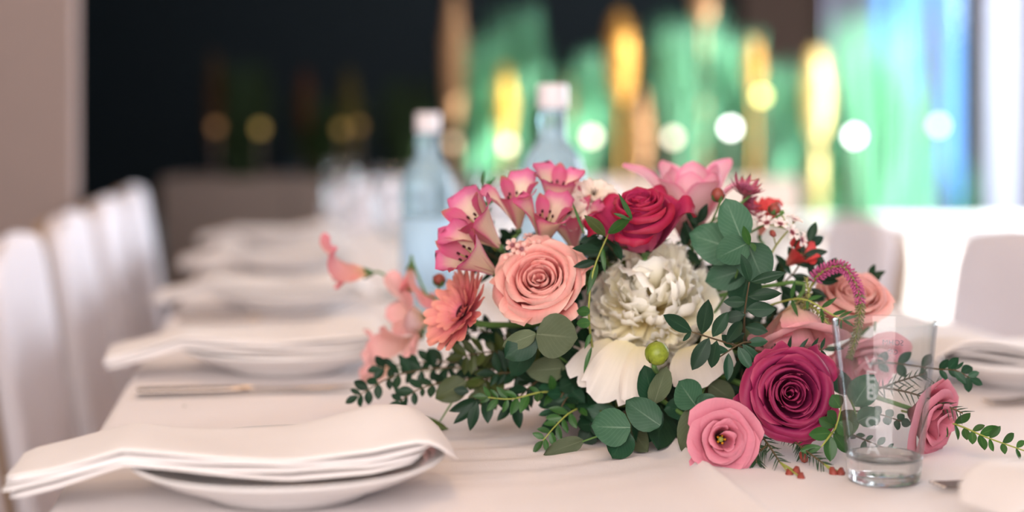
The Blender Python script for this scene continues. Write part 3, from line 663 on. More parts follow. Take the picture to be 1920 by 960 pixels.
for y0, y1 in ((0.02, 0.44), (1.14, 1.77), (1.81, 2.44)):
    box('pane', -0.004, 0.004, y0, y1, 0.03, 1.95, M['pane'], win2)
    box('mullion', -0.03, 0.03, y0 - 0.02, y0 + 0.015, 0, 1.97, M['frame_brown'], win2); box('mullion', -0.03, 0.03, y1 - 0.015, y1 + 0.02, 0, 1.97, M['frame_brown'], win2)
# outside the far window
M['facade'] = plain('lavender_facade', (0.42, 0.44, 0.66), 0.8, 0.2, 2, 0.05); M['facade_blue'] = plain('blue_facade', (0.07, 0.26, 0.62), 0.4, 0.5, 2, 0.1)
struct(box('ground', -8, 16, 7.2, 24, -0.1, -0.02, M['floor']))
bld = thing('building', 'lavender and blue building seen through the far window', 'building', (2.2, 13, 0))
box('wall', -0.9, 4.0, 0.1, 2, 0, 5, M['facade'], bld)
for x0, x1 in ((0.78, 1.15), (1.3, 1.62)): box('blue_panel', x0, x1, 0, 0.12, 0, 5, M['facade_blue'], bld)
cur = mesh_obj('curtain', grid('curtain', 60, 4, lambda a, b: (1.36 + 0.19 * a, 6.88 + 0.02 * math.sin(a * 40), 0.05 + 2.6 * b)), M['white_paint']); tag(cur, 'sheer lavender curtain at the edge of the far window', 'curtain')

M['lamp_glow'] = emit_mat('warm_lamp_glow', (1.0, 0.62, 0.30), 40)
for k, y in enumerate((0.9, 2.3, 3.7)):
    lp = thing('pendant_lamp', ('pendant globe lamp nearest the camera above the table', 'middle pendant globe lamp above the table', 'farthest pendant globe lamp above the table')[k], 'lamp', T(0.15, y, 2.75), 'pendant lamps')
    mesh_obj('globe', lathe('globe', [(0.08 * math.sin(math.pi * i / 14), -0.43 - 0.08 * math.cos(math.pi * i / 14)) for i in range(15)], 24), M['lamp_glow'], lp)
    mesh_obj('cord', tube('cord', [(0, 0, -0.36), (0, 0, -0.2), (0, 0, 0)], 0.004, 0.004, 6, 2), M['frame_brown'], lp)

# ------------------------------------------------------------------ table and cloth
UL, UR, V0, V1, DROP, RE = -0.165, 0.93, 0.62, 4.36, 0.26, 0.012
table = thing('banquet_table', 'long banquet table under the white tablecloth with the bouquet', 'table', T(0.38, 2.45, 0), quat=Quaternion((0, 0, 1), TA))
M['wood'] = plain('table_wood', (0.25, 0.16, 0.09), 0.5, 0.3, 10, 0.2)
rbox('tabletop', UL - 0.38 + 0.012, UR - 0.38 - 0.012, V0 - 2.45 + .012, V1 - 2.45 - .012, TABZ - 0.045, TABZ - 0.006, M['wood'], 0.004, table)
for x in (UL - 0.38 + 0.25, UR - 0.38 - 0.25):
    for y in (V0 - 2.45 + 0.2, V1 - 2.45 - 0.2): rbox('leg', x - 0.03, x + 0.03, y - 0.03, y + 0.03, 0, TABZ - 0.045, M['wood'], 0.005, table)
def cloth_pt(s, q):
    """s runs across, q along; beyond the edges the cloth falls"""
    def fold(x, lo, hi):
        if x < lo: d = lo - x; return (lo - (RE * math.sin(min(d / RE, 1.57))) - 0.02 * max(0, d - RE), -(RE * (1 - math.cos(min(d / RE, 1.57)))) - max(0, d - RE * 1.57))
        if x > hi: d = x - hi; return (hi + (RE * math.sin(min(d / RE, 1.57))) + 0.02 * max(0, d - RE), -(RE * (1 - math.cos(min(d / RE, 1.57)))) - max(0, d - RE * 1.57))
        return x, 0.0
    u, zu = fold(s, UL, UR); v, zv = fold(q, V0, V1)
    fall = min(zu, zv); z = fall
    if fall < -0.02:
        k = min(1, -fall / 0.2); rip = 0.012 * k * math.sin(q * 34 + 2 * math.sin(q * 9)) if zu < zv else 0.012 * k * math.sin(s * 34)
        if zu < zv: u += rip * (1 if s > UR else -1) + (0.02 * k if s > UR else -0.02 * k)
        else: v += rip + (0.02 * k if q > V1 else -0.02 * k)
    else:
        n = mnoise.noise(Vector((s * 5, q * 3, 0.3))) * 0.0012 + mnoise.noise(Vector((s * 16, q * 9, 4.3))) * 0.0007
        wr = math.exp(-(((s - 0.20) / 0.14) ** 2 + ((q - 1.36) / 0.10) ** 2))
        n += wr * 0.0042 * math.sin(q * 130 + 9 * math.sin(s * 11) + s * 20) * (0.5 + 0.5 * mnoise.noise(Vector((s * 14, q * 10, 2))))
        d = s - 0.334; n += 0.0058 * math.exp(-(d / 0.0055) ** 2) + 0.004 * math.exp(-(d / 0.028) ** 2) * (d > 0) + 0.0036 * math.exp(-(d / 0.012) ** 2) * (d <= 0) + 0.0004 * (d > 0)     # pressed centre crease
        d2 = q - 2.02; n += 0.0015 * math.exp(-(d2 / 0.006) ** 2)
        z = fall + n + 0.001
    return T(u, v, TABZ + z) - T(0.38, 2.45, 0)
def warp(a, lo, hi):      # denser rows near the camera
    return lo + (hi - lo) * (0.35 * a + 0.65 * a * a)
cl = mesh_obj('tablecloth', grid('tablecloth', 430, 230, lambda a, b: cloth_pt(UL - DROP + (UR - UL + 2 * DROP) * a, warp(b, V0 - DROP, V1 + DROP))), M['cloth'])
cl.location = T(0.38, 2.45, 0); tag(cl, 'white tablecloth with a pressed crease covering the long table', 'tablecloth')

# ------------------------------------------------------------------ chairs in slip covers
def chair_shell(name, x0, x1, hwid, zb, zt, lean):
    xm, tk = (x0 + x1) / 2, (x1 - x0) / 2
    def f(a, b):
        q = a * 2 * math.pi; c, s = math.cos(q), math.sin(q)
        e = lambda k, p: math.copysign(abs(k) ** p, k)
        top = 1.0; sh = 1.0
        bb = b
        if b > 0.80: t = (b - 0.80) / 0.20; sh = math.sqrt(max(0.0, 1 - t ** 2.6)); top = 1 - 0.5 * t ** 6
        yy = hwid * e(s, 0.35) * (0.35 + 0.65 * sh if b > 0.80 else 1.0); xx = xm + tk * e(c, 0.6) * max(0.05, sh ** 0.5)
        z = zb + (zt - zb) * (b if b < 0.80 else 0.80 + 0.20 * (1 - (1 - (b - .80) / .20) ** 1.6))
        z -= 0.018 * (abs(s) ** 3) * max(0, (b - .6)) * 2
        x = xx - lean * max(0, z - 0.45) + 0.006 * math.sin(yy * 30 + z * 4) * (1 - b)
        return (x, yy, z)
    return grid(name, 40, 22, f)
def make_chair(label, loc, ang, group, sc_z=1.0):
    """local +X faces the table, the back stands at x = 0"""
    t = thing('covered_chair', label, 'chair', loc, group, Quaternion((0, 0, 1), ang)); t.scale = (1, 1, sc_z)
    if not CH:
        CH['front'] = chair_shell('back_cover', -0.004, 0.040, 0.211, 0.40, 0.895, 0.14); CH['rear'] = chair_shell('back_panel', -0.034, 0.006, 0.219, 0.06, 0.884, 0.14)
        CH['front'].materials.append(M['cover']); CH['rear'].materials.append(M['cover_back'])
        def seat(a, b):
            q = a * 2 * math.pi; c, s = math.cos(q), math.sin(q); e = lambda k, p: math.copysign(abs(k) ** p, k)
            if b < 0.3: k = b / 0.3; return (0.22 + 0.215 * e(c, .3) * k, 0.215 * e(s, .3) * k, 0.475 + 0.012 * (1 - k * k))
            k = (b - 0.3) / 0.7; fl = 1 + 0.05 * k * math.sin(q * 14)
            return (0.22 + 0.22 * e(c, .3) * fl, 0.22 * e(s, .3) * fl, 0.47 - 0.45 * k)
        CH['seat'] = grid('seat_cover', 84, 14, seat); CH['seat'].materials.append(M['cover'])
        vv, ff = boxdata(-0.018, 0.018, -0.018, 0.018, 0, 0.44); CH['leg'] = from_data('leg', vv, ff, None, False); CH['leg'].materials.append(M['wood'])
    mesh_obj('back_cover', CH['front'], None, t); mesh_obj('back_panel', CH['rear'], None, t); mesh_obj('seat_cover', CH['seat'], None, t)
    for x, y in ((0.05, -.17), (0.05, .17), (0.38, -.17), (0.38, .17)):
        l = mesh_obj('leg', CH['leg'], None, t); l.location = (x, y, 0)
    return t
CH = {}
ords = ['nearest chair of the row along the table edge, white cover, cut by the picture edge', 'second white covered chair of the row, tan back edge showing', 'third white covered chair of the row along the table edge', 'fourth white covered chair of the row along the table edge', 'farthest white covered chair of the row, in front of the dark wall']
for k in range(5):
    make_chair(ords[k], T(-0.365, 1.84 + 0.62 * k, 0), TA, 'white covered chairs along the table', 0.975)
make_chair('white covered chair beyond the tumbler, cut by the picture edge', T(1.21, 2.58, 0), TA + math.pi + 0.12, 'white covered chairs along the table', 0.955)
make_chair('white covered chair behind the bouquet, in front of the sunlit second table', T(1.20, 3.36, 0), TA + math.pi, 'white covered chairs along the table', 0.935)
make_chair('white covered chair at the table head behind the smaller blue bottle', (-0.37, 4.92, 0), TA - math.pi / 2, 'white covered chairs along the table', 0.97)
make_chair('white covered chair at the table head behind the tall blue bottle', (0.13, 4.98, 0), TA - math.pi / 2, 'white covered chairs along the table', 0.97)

# ------------------------------------------------------------------ place settings
PLATE = lathe('dinner_plate', [(0, 0.004), (0.055, 0.004), (0.058, 0.0), (0.062, 0.0), (0.066, 0.004), (0.098, 0.016), (0.118, 0.0265), (0.1200, 0.0285), (0.1185, 0.0295), (0.096, 0.020), (0.07, 0.010), (0.05, 0.009), (0, 0.009)], 64); PLATE.materials.append(M['china'])
def napkin_mesh(k, seed):
    """one fold of the napkin: a soft slab following the plate, k-th from below"""
    rg = random.Random(seed * 10 + k); j = rg.uniform(-.004, .004)
    x0, x1 = -0.205 + 0.003 * abs(k - 1.5) + j * 0.5, (0.128 if k == 3 else 0.098 + 0.006 * k) + j * 0.3
    hy = 0.060 - 0.002 * abs(k - 1.5) + (0.003 if k == 3 else 0)
    base = [(-0.21, 0.010), (-0.165, 0.020), (-0.118, 0.0335), (-0.06, 0.0275), (0, 0.0225), (0.06, 0.0235), (0.10, 0.029), (0.14, 0.031)]
    def top(x, y):
        z = lin(base, x) + 0.0046 * k * (1 + 0.2 * math.sin(x * 18 + seed))
        hump = math.exp(-((x - 0.070) / 0.042) ** 2 - ((y - 0.040) / 0.055) ** 2)
        z += (0.002 + 0.0038 * k) * hump
        if k == 3: z -= 0.020 * max(0, (x - 0.092) / 0.036) ** 2
        z += 0.0012 * math.sin(x * 36 + y * 25 + k * 2 + seed)
        return z
    th = 0.0027
    def f(a, b):
        q = a * 2 * math.pi; c, s = math.cos(q), math.sin(q); e = lambda v, p: math.copysign(abs(v) ** p, v)
        x = x0 + (x1 - x0) * b; end = min(1, min(b, 1 - b) / 0.03); en = math.sqrt(max(0, 1 - (1 - end) ** 2))
        cr_ = min(1, (1 - b) / 0.16); cr_ = math.sqrt(max(0, 1 - (1 - cr_) ** 2)) * 0.45 + 0.55
        w_ = cr_ * hy * (0.78 + 0.22 * min(1, max(0, (x + 0.205) / 0.16))) * (0.93 + 0.07 * en)
        y = w_ * e(c, 0.45)
        return (x, y, top(x, y) + th * e(s, 0.7) * (0.15 + 0.85 * en))
    return grid('fold', 28, 40, f)
KB = [(-0.115, 0.0075, 0.0035), (-0.10, 0.0085, 0.004), (-0.02, 0.0072, 0.0036), (0.0, 0.005, 0.003), (0.012, 0.0072, 0.0018), (0.05, 0.0105, 0.0012), (0.09, 0.0095, 0.0010), (0.115, 0.001, 0.0006)]
def knife_part(name, i0, i1):
    pr = KB[i0:i1]; n = len(pr) - 1
    def f(a, b):
        x, w_, h = spline(pr, b); q = a * 2 * math.pi
        return (x, w_ * math.cos(q), max(0.0004, h) * math.sin(q) + 0.0042)
    return grid(name, 12, n * 4, f)
KH, KBL = knife_part('handle', 0, 4), knife_part('blade', 3, 8)
for m_ in (KH, KBL): m_.materials.append(M['steel'])
def tine(y): return tube('tine', [(0.05, y * 0.8, 0.006), (0.075, y, 0.003), (0.098, y, 0.004)], 0.0016, 0.0010, 6, 3)
FH = grid('handle', 12, 24, lambda a, b: (lambda p: (p[0], p[1] * math.cos(a * 6.2832), p[2] * math.sin(a * 6.2832) + p[3]))(spline([(-0.10, 0.006, 0.002, 0.003), (-0.06, 0.007, 0.002, 0.004), (0.0, 0.0035, 0.0018, 0.009), (0.03, 0.006, 0.0014, 0.010), (0.056, 0.0115, 0.0012, 0.0055)], b)))
FT = [tine(y) for y in (-0.009, -0.003, 0.003, 0.009)]
for m_ in [FH] + FT: m_.materials.append(M['steel'])
NAP = {}
def setting(u, v, ang, lab, knife=None, fork=None, gp='place settings', seed=0):
    q = Quaternion((0, 0, 1), TA + ang); base = T(u, v, TABZ + 0.0025)
    pl = mesh_obj('dinner_plate', PLATE); pl.location = base; tag(pl, 'white china plate ' + lab, 'plate', 'white plates')
    n = thing('folded_napkin', 'folded white linen napkin lying on the plate ' + lab, 'napkin', base, 'folded napkins', q)
    for k in range(4):
        key = (k, seed % 3)
        if key not in NAP: NAP[key] = napkin_mesh(k, seed % 3); NAP[key].materials.append(M['napkin'])
        mesh_obj('fold', NAP[key], None, n)
    if knife:
        kn = thing('table_knife', 'steel table knife lying beside the plate ' + lab, 'knife', base + TD * knife[1] + TE * knife[0], 'table knives', q)
        mesh_obj('handle', KH, None, kn); mesh_obj('blade', KBL, None, kn)
    if fork:
        fk = thing('table_fork', 'steel table fork lying beside the plate ' + lab, 'fork', base + TD * fork[1] + TE * fork[0], 'table forks', q)
        mesh_obj('handle', FH, None, fk)
        for t_ in FT: mesh_obj('tine', t_, None, fk)
sl = ['nearest the camera beside the chair row', 'second in the row beside the chairs', 'third in the row beside the chairs', 'fourth in the row beside the chairs', 'farthest in the row beside the chairs']
for k in range(5):
    setting(0.0, 1.235 + 0.62 * k, 0.03 * (k % 2), sl[k], knife=(-0.04, -0.155), fork=(0.0, 0.15) if k else None, seed=k)
setting(0.80, 1.655, math.pi, 'behind the tumbler before a covered chair', fork=(-0.01, -0.135), knife=(0.0, 0.14), seed=1)
setting(0.59, 1.03, math.pi + 0.08, 'in the near corner beside the tumbler', fork=(0.0, 0.15), seed=2)

# ------------------------------------------------------------------ bottles and glasses
m_, nt_ = new_mat('blue_bottle_glass')
p_ = principled(nt_, (0.55, 0.80, 0.93), 0.12, 0.5); p_.inputs['Transmission Weight'].default_value = 0.72; p_.inputs['IOR'].default_value = 1.2
out(nt_, p_.outputs[0]); M['bottle'] = m_
M['cap'] = plain('white_cap', (0.80, 0.74, 0.76), 0.4, 0.4)
M['paper'] = plain('pale_label', (0.45, 0.66, 0.84), 0.6, 0.3)
BT = lathe('body', [(0, 0.004), (0.03, 0.002), (0.038, 0.004), (0.0415, 0.010), (0.0420, 0.05), (0.0420, 0.205), (0.0405, 0.222), (0.036, 0.238), (0.028, 0.252), (0.021, 0.260), (0.0175, 0.268), (0.0168, 0.29), (0.0172, 0.306), (0.0, 0.307)], 48); BT.materials.append(M['bottle'])
BC = lathe('cap', [(0.017, 0.301), (0.0195, 0.3015), (0.0197, 0.307), (0.0192, 0.309), (0.0192, 0.329), (0.018, 0.3315), (0, 0.3318)], 40); BC.materials.append(M['cap'])
BL = lathe('label', [(0.0422, 0.06), (0.0424, 0.06), (0.0424, 0.17), (0.0422, 0.17)], 48); BL.materials.append(M['paper'])
def bottle(label, px, Y, s):
    b = thing('water_bottle', label, 'bottle', P(px, 0, Y).xy.to_3d() + Vector((0, 0, TABZ + 0.002)), 'blue glass water bottles', None, s)
    mesh_obj('body', BT, None, b); mesh_obj('cap', BC, None, b); mesh_obj('label', BL, None, b)
bottle('tall pale blue glass water bottle with white cap behind the bouquet', 1036, 1.97, 1.0)
bottle('smaller pale blue glass water bottle with white cap beside the bouquet', 802, 2.25, 0.90)
WG = lathe('bowl', [(0.0, 0.0902), (0.008, 0.091), (0.022, 0.100), (0.034, 0.122), (0.038, 0.150), (0.0355, 0.190), (0.032, 0.218), (0.0312, 0.218), (0.0346, 0.19), (0.037, 0.15), (0.033, 0.124), (0.021, 0.103), (0.0, 0.094)], 40); WG.materials.append(M['thin_glass'])
WS = lathe('stem', [(0.0, 0.003), (0.0045, 0.006), (0.0035, 0.02), (0.0035, 0.075), (0.006, 0.0895), (0, 0.0905)], 20); WS.materials.append(M['glass'])
WF = lathe('foot', [(0, 0.0), (0.034, 0.0), (0.035, 0.0015), (0.02, 0.003), (0.005, 0.006), (0, 0.006)], 36); WF.materials.append(M['glass'])
for lab, px, Y in (('wine glass just right of the smaller blue bottle', 856, 2.38), ('wine glass just left of the smaller blue bottle', 738, 2.62), ('wine glass farther along the table past the napkins', 640, 3.05), ('wine glass between the two blue bottles, behind the flowers', 930, 2.75)):
    g = thing('wine_glass', lab, 'glass', P(px, 0, Y).xy.to_3d() + Vector((0, 0, TABZ + 0.002)), 'wine glasses')
    mesh_obj('bowl', WG, None, g); mesh_obj('stem', WS, None, g); mesh_obj('foot', WF, None, g)

tum = thing('glass_tumbler', 'empty clear glass tumbler with etched lettering in front of the bouquet', 'glass', P(1658, 0, 1.265).xy.to_3d() + Vector((0, 0, TABZ + 0.0022)))
TH = 0.1258
mesh_obj('wall', lathe('wall', [(0.0300, 0.0205), (0.0410, TH - 0.001), (0.0407, TH), (0.0398, TH), (0.0394, TH - 0.001), (0.0283, 0.024), (0.0272, 0.0205)], 72), M['thin_glass'], tum)
mesh_obj('base', lathe('base', [(0, 0.0015), (0.020, 0.001), (0.0262, 0.0), (0.0280, 0.002), (0.0284, 0.006), (0.0298, 0.0195), (0.0297, 0.0203), (0.0270, 0.0200), (0.0262, 0.0180), (0.022, 0.0165), (0, 0.0160)], 72), M['glass'], tum)
def tum_r(z): return 0.0297 + (0.0410 - 0.0297) * (z - 0.02) / (TH - 0.02)
def text_mesh(body, size, ext):
    c = bpy.data.curves.new('lettering', 'FONT'); c.body = body; c.size = size; c.extrude = ext; c.align_x = 'CENTER'; c.align_y = 'CENTER'; c.resolution_u = 3
    o = bpy.data.objects.new('lettering', c); COL.objects.link(o)
    me = bpy.data.meshes.new_from_object(o.evaluated_get(bpy.context.evaluated_depsgraph_get())); bpy.data.objects.remove(o); return me
def wrap_text(body, size, ang, zc, mat, rot=0.0, ext=0.0002, inset=0.0):
    me = text_mesh(body, size, ext); cr, sr = math.cos(rot), math.sin(rot)
    for v in me.vertices:
        x, y = v.co.x * cr - v.co.y * sr, v.co.x * sr + v.co.y * cr
        z = zc + y; r = tum_r(z) + 0.0002 - inset + v.co.z; a = ang + x / tum_r(z)
        v.co = (r * math.cos(a), r * math.sin(a), z)
    mesh_obj('lettering', me, M[mat], tum)
fa = math.atan2(-1.265, -(1658 - 960) / FPX * 1.265)          # side that faces the camera
for ch, zc, s in (('V', 0.0965, 0.013), ('E', 0.0845, 0.017), ('B', 0.0730, 0.015), ('O', 0.0500, 0.013), ('A', 0.0300, 0.015)):
    wrap_text(ch, s, fa - 0.28, zc, 'etch', 0.0)
wrap_text('SOHM', 0.0062, fa + math.pi - 0.18, 0.1035, 'etch_dark', 0.0, 0.0001)
wrap_text('CO', 0.0055, fa + math.pi - 0.18, 0.0960, 'etch_dark', 0.0, 0.0001)

# ------------------------------------------------------------------ background: second table, planter, reeds, little lamps
SX0, SX1, SY0, SY1 = 0.76, 2.30, 4.06, 5.14
rt = thing('side_table', 'second table by the window under a sunlit white cloth', 'table', ((SX0 + SX1) / 2, (SY0 + SY1) / 2, 0))
hx, hy_ = (SX1 - SX0) / 2, (SY1 - SY0) / 2
rbox('tabletop', -hx + .01, hx - .01, -hy_ + .01, hy_ - .01, 0.71, 0.74, M['wood'], 0.004, rt)
for x in (-hx + .1, hx - .1):
    for y in (-hy_ + .1, hy_ - .1): rbox('leg', x - .03, x + .03, y - .03, y + .03, 0, 0.71, M['wood'], 0.005, rt)
M['cloth_white'] = plain('bright_white_linen', (0.84, 0.84, 0.84), 0.85, 0.15, 6, 0.03)
def rcl(a, b):
    q = a * 2 * math.pi; c, s_ = math.cos(q), math.sin(q); m = max(abs(c), abs(s_)) ; ex, ey = c / m, s_ / m
    if b < 0.3: k = b / 0.3; return (hx * ex * k, hy_ * ey * k, 0.746)
    k = (b - 0.3) / 0.7; per = (ey * hy_ * 1.0 if abs(c) >= abs(s_) else ex * hx) * 26
    o_ = 0.012 + 0.03 * k + 0.018 * k * math.sin(per)
    return ((hx + (o_ if abs(c) >= abs(s_) else o_ * abs(ex))) * ex, (hy_ + (o_ if abs(s_) >= abs(c) else o_ * abs(ey))) * ey, 0.744 - 0.72 * k)
rc_ = mesh_obj('tablecloth', grid('tablecloth', 240, 16, rcl), M['cloth_white']); rc_.location = rt.location; tag(rc_, 'floor-length white cloth glowing in the sun on the second table', 'tablecloth')

plt = thing('planter_box', 'long taupe planter box with reeds growing behind the table', 'planter', (-1.166, 5.3, 0))
for k in range(5):
    rbox('panel', 0.424 * k + 0.003, 0.424 * (k + 1) - 0.003, 0, 0.03, 0, 0.857, M['taupe'], 0.004, plt)
rbox('end_panel', 0, 0.03, 0.03, 0.47, 0, 0.857, M['taupe'], 0.004, plt); rbox('end_panel', 2.09, 2.12, 0.03, 0.47, 0, 0.857, M['taupe'], 0.004, plt)
box('rear_panel', 0, 2.12, 0.47, 0.5, 0, 0.857, M['taupe'], plt); box('soil', 0.03, 2.09, 0.03, 0.47, 0.5, 0.82, M['soil'], plt)

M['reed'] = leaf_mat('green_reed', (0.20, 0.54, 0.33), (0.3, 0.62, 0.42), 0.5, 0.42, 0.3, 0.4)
M['reed_shaded'] = leaf_mat('shaded_reed', (0.016, 0.035, 0.010), (0.03, 0.07, 0.02), 0.6, 0.15, 0.2, 0.5)  # shade of the unlit planter end put into a darker reed colour
PC = {'tan': (0.46, 0.27, 0.14), 'yellow': (0.62, 0.40, 0.07), 'orange': (0.55, 0.30, 0.07), 'cream': (0.75, 0.60, 0.26), 'peach': (0.60, 0.40, 0.30), 'rust': (0.06, 0.022, 0.010), 'olive': (0.05, 0.040, 0.010), 'brown': (0.05, 0.028, 0.014)}  # rust, olive and brown carry the same shade in their colour
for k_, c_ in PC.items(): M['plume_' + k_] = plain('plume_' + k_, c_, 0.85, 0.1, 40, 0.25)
def blade_data(V, F, b, tip, w_, bend, tw):
    d = tip - b; L = d.length; side = Vector((math.cos(tw), math.sin(tw), 0)); bd = Vector((bend[0], bend[1], 0)); o = len(V); S = 5
    for i in range(S + 1):
        t = i / S; p = b + d * t + bd * (t * t * (1 - 0.3 * t)); ww = w_ * (1 - t ** 2.2) * 0.5 + 0.0004
        V.append(p - side * ww); V.append(p + side * ww)
    for i in range(S): F.append((o + 2 * i, o + 2 * i + 1, o + 2 * i + 3, o + 2 * i + 2))
def reeds(label, px, ytop, half, Y, mat='reed', n=210, base=0.82, seed=0):
    rg = random.Random(seed + int(px)); c = P(px, ytop, Y); H = c.z - base; rad = PX(half, Y)
    root = thing('reed_clump', label, 'reeds', (c.x, Y, base), 'reed clumps in the planter'); V, F = [], []
    for i in range(n):
        a = rg.uniform(0, 6.28); r0 = 0.35 * rad * math.sqrt(rg.random()); k = rg.random()
        b = Vector((r0 * math.cos(a), 0.6 * r0 * math.sin(a), 0)); sp = rad * (1 - 0.35 * k)
        h = H * (0.45 + 0.58 * rg.random() ** 0.7)
        tip = Vector((b.x + sp * 0.7 * math.cos(a) * rg.random(), b.y + 0.5 * sp * math.sin(a) * rg.random(), h))
        blade_data(V, F, b, tip, rg.uniform(0.012, 0.027), (sp * 0.35 * math.cos(a) * rg.random(), 0.1 * rg.uniform(-1, 1)), rg.uniform(-.9, .9))
    me = from_data('blades', V, F, [(0.2, 0.5)] * len(V)); mesh_obj('blades', me, M[mat], root, 'stuff')
def plume(label, px, ytop, ybot, wpx, Y, col, base=0.82, seed=0, lean=0):
    rg = random.Random(seed + int(px)); tp, bt = P(px, ytop, Y), P(px, ybot, Y); L = tp.z - bt.z; rad = PX(wpx / 2, Y); zb = bt.z - base
    root = thing('reed_plume', label, 'plume', (bt.x, Y, base), 'plumes among the reeds')
    if zb > 0.02: mesh_obj('stalk', tube('stalk', [(0, 0, 0), (0.004, 0, zb * 0.5), (0, 0, zb + 0.02)], 0.006, 0.005, 6, 3), M['plume_' + col], root)
    V, F = [], []
    for i in range(170):
        t = rg.random(); a = rg.uniform(0, 6.28); env = rad * (math.sin(math.pi * min(1, 0.12 + 0.86 * t)) ** 0.6)
        z = zb + L * t; b = Vector((0.2 * env * math.cos(a), 0.2 * env * math.sin(a), z - 0.05 * L))
        blade_data(V, F, b, Vector((env * math.cos(a), env * math.sin(a), z + 0.10 * L)), 0.012, (0, 0), a + 1.57)
    mesh_obj('plume_head', from_data('plume_head', V, F), M['plume_' + col], root, 'stuff')
    mesh_obj('plume_core', lathe('plume_core', [(0, zb - 0.02 * L)] + [(rad * 0.62 * math.sin(math.pi * (0.1 + 0.87 * k / 10)) ** 0.6, zb + L * k / 10) for k in range(11)] + [(0, zb + L * 1.02)], 12), M['plume_' + col], root)

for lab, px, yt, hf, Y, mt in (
    ('dark reed clump at the shaded planter end', 455, 110, 70, 5.55, 'reed_shaded'), ('low dark reed clump in the shaded part of the planter', 620, 170, 90, 5.55, 'reed_shaded'), ('shaded reed clump just left of the tall tan plume', 765, 140, 60, 5.55, 'reed_shaded'),
    ('green reed clump behind the smaller blue bottle', 905, 60, 62, 5.55, 'reed'), ('tall green reed clump between the two bottle caps', 975, 10, 66, 5.6, 'reed'), ('short green reed clump right of the tall bottle', 1085, 130, 55, 5.55, 'reed'),
    ('green reed clump beside the orange plume', 1130, 90, 60, 5.65, 'reed'), ('wide tall green reed clump above the lily', 1285, 15, 85, 5.55, 'reed'), ('green reed clump right of the lily', 1375, 60, 70, 5.6, 'reed'),
    ('green reed clump under the brown wall strip', 1460, 110, 75, 5.55, 'reed')):
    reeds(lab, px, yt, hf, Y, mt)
reeds('tall bright green reed clump in front of the window', 1640, 20, 105, 5.75, 'reed', 420, 0.0); reeds('small green clump at the foot of the window frame', 1800, 285, 45, 6.3, 'reed', 70, 0.0)
reeds('green reed clump behind the second table', 1545, 190, 60, 5.75, 'reed', 240, 0.0); reeds('green reed clump at the right of the bright window reeds', 1700, 150, 60, 5.9, 'reed', 200, 0.0)
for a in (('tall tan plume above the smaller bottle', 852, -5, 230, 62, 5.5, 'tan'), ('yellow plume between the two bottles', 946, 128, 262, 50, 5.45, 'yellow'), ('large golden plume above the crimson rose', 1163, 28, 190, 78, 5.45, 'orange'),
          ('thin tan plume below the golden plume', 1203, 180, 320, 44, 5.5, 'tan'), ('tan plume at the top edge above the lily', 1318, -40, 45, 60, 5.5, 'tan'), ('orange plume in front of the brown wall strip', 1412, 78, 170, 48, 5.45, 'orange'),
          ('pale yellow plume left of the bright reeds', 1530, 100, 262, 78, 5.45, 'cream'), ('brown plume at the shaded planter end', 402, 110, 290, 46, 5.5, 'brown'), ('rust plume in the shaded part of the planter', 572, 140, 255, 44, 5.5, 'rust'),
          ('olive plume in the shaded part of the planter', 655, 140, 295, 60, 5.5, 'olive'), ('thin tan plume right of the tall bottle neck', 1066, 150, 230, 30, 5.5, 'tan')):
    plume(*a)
plume('peach plume standing against the window glass', 1747, 15, 260, 44, 6.2, 'peach', 0.0); plume('cream plume standing low behind the second table', 1532, 275, 400, 48, 5.7, 'cream', 0.0)
# the little globe lamps on stakes
GLB = lathe('globe', [(0.016 * math.sin(math.pi * k / 10), -0.016 * math.cos(math.pi * k / 10)) for k in range(11)], 16)
STK = {}
for lab, px, py, e, col in (('dim amber globe lamp at the shaded planter end', 405, 238, 0.55, (0.85, 0.42, 0.18)), ('dim yellow globe lamp in the shaded reeds', 488, 241, 0.85, (0.85, 0.55, 0.16)), ('dim amber globe lamp near the olive plume', 640, 242, 0.6, (0.8, 0.5, 0.15)),
                            ('dim amber globe lamp right of the olive plume', 672, 236, 0.5, (0.8, 0.45, 0.15)), ('warm globe lamp behind the smaller bottle neck', 850, 268, 2.6, (1, 0.70, 0.45)), ('warm white globe lamp left of the tall bottle', 952, 272, 7, (1, 0.86, 0.58)), ('warm white globe lamp right of the tall bottle', 1110, 256, 8, (1, 0.88, 0.68)),
                            ('warm white globe lamp above the lily', 1262, 258, 7, (1, 0.87, 0.66)), ('brightest white globe lamp above the astrantia', 1370, 240, 15, (1, 0.99, 0.94)), ('yellow globe lamp below the orange plume', 1428, 180, 8, (1, 0.9, 0.30)), ('bright white globe lamp in front of the window reeds', 1602, 255, 16, (1, 1, 0.97)), ('pale globe lamp beside the window frame', 1760, 235, 6, (0.9, 1, 0.92))):
    Y = 5.42 if px < 1500 else 5.62; c = P(px, py, Y); b0 = 0.82 if px < 1500 else 0.0
    g = thing('globe_lamp', lab, 'lamp', (c.x, Y, b0), 'small globe lamps among the reeds')
    o = mesh_obj('globe', GLB.copy(), emit_mat('globe_glow', col, e), g); o.location = (0, 0, c.z - b0)
    mesh_obj('stake', tube('stake', [(0, 0, 0), (0, 0, (c.z - b0) * 0.5), (0, 0, c.z - b0 - 0.015)], 0.004, 0.004, 6, 2), M['frame_brown'], g)

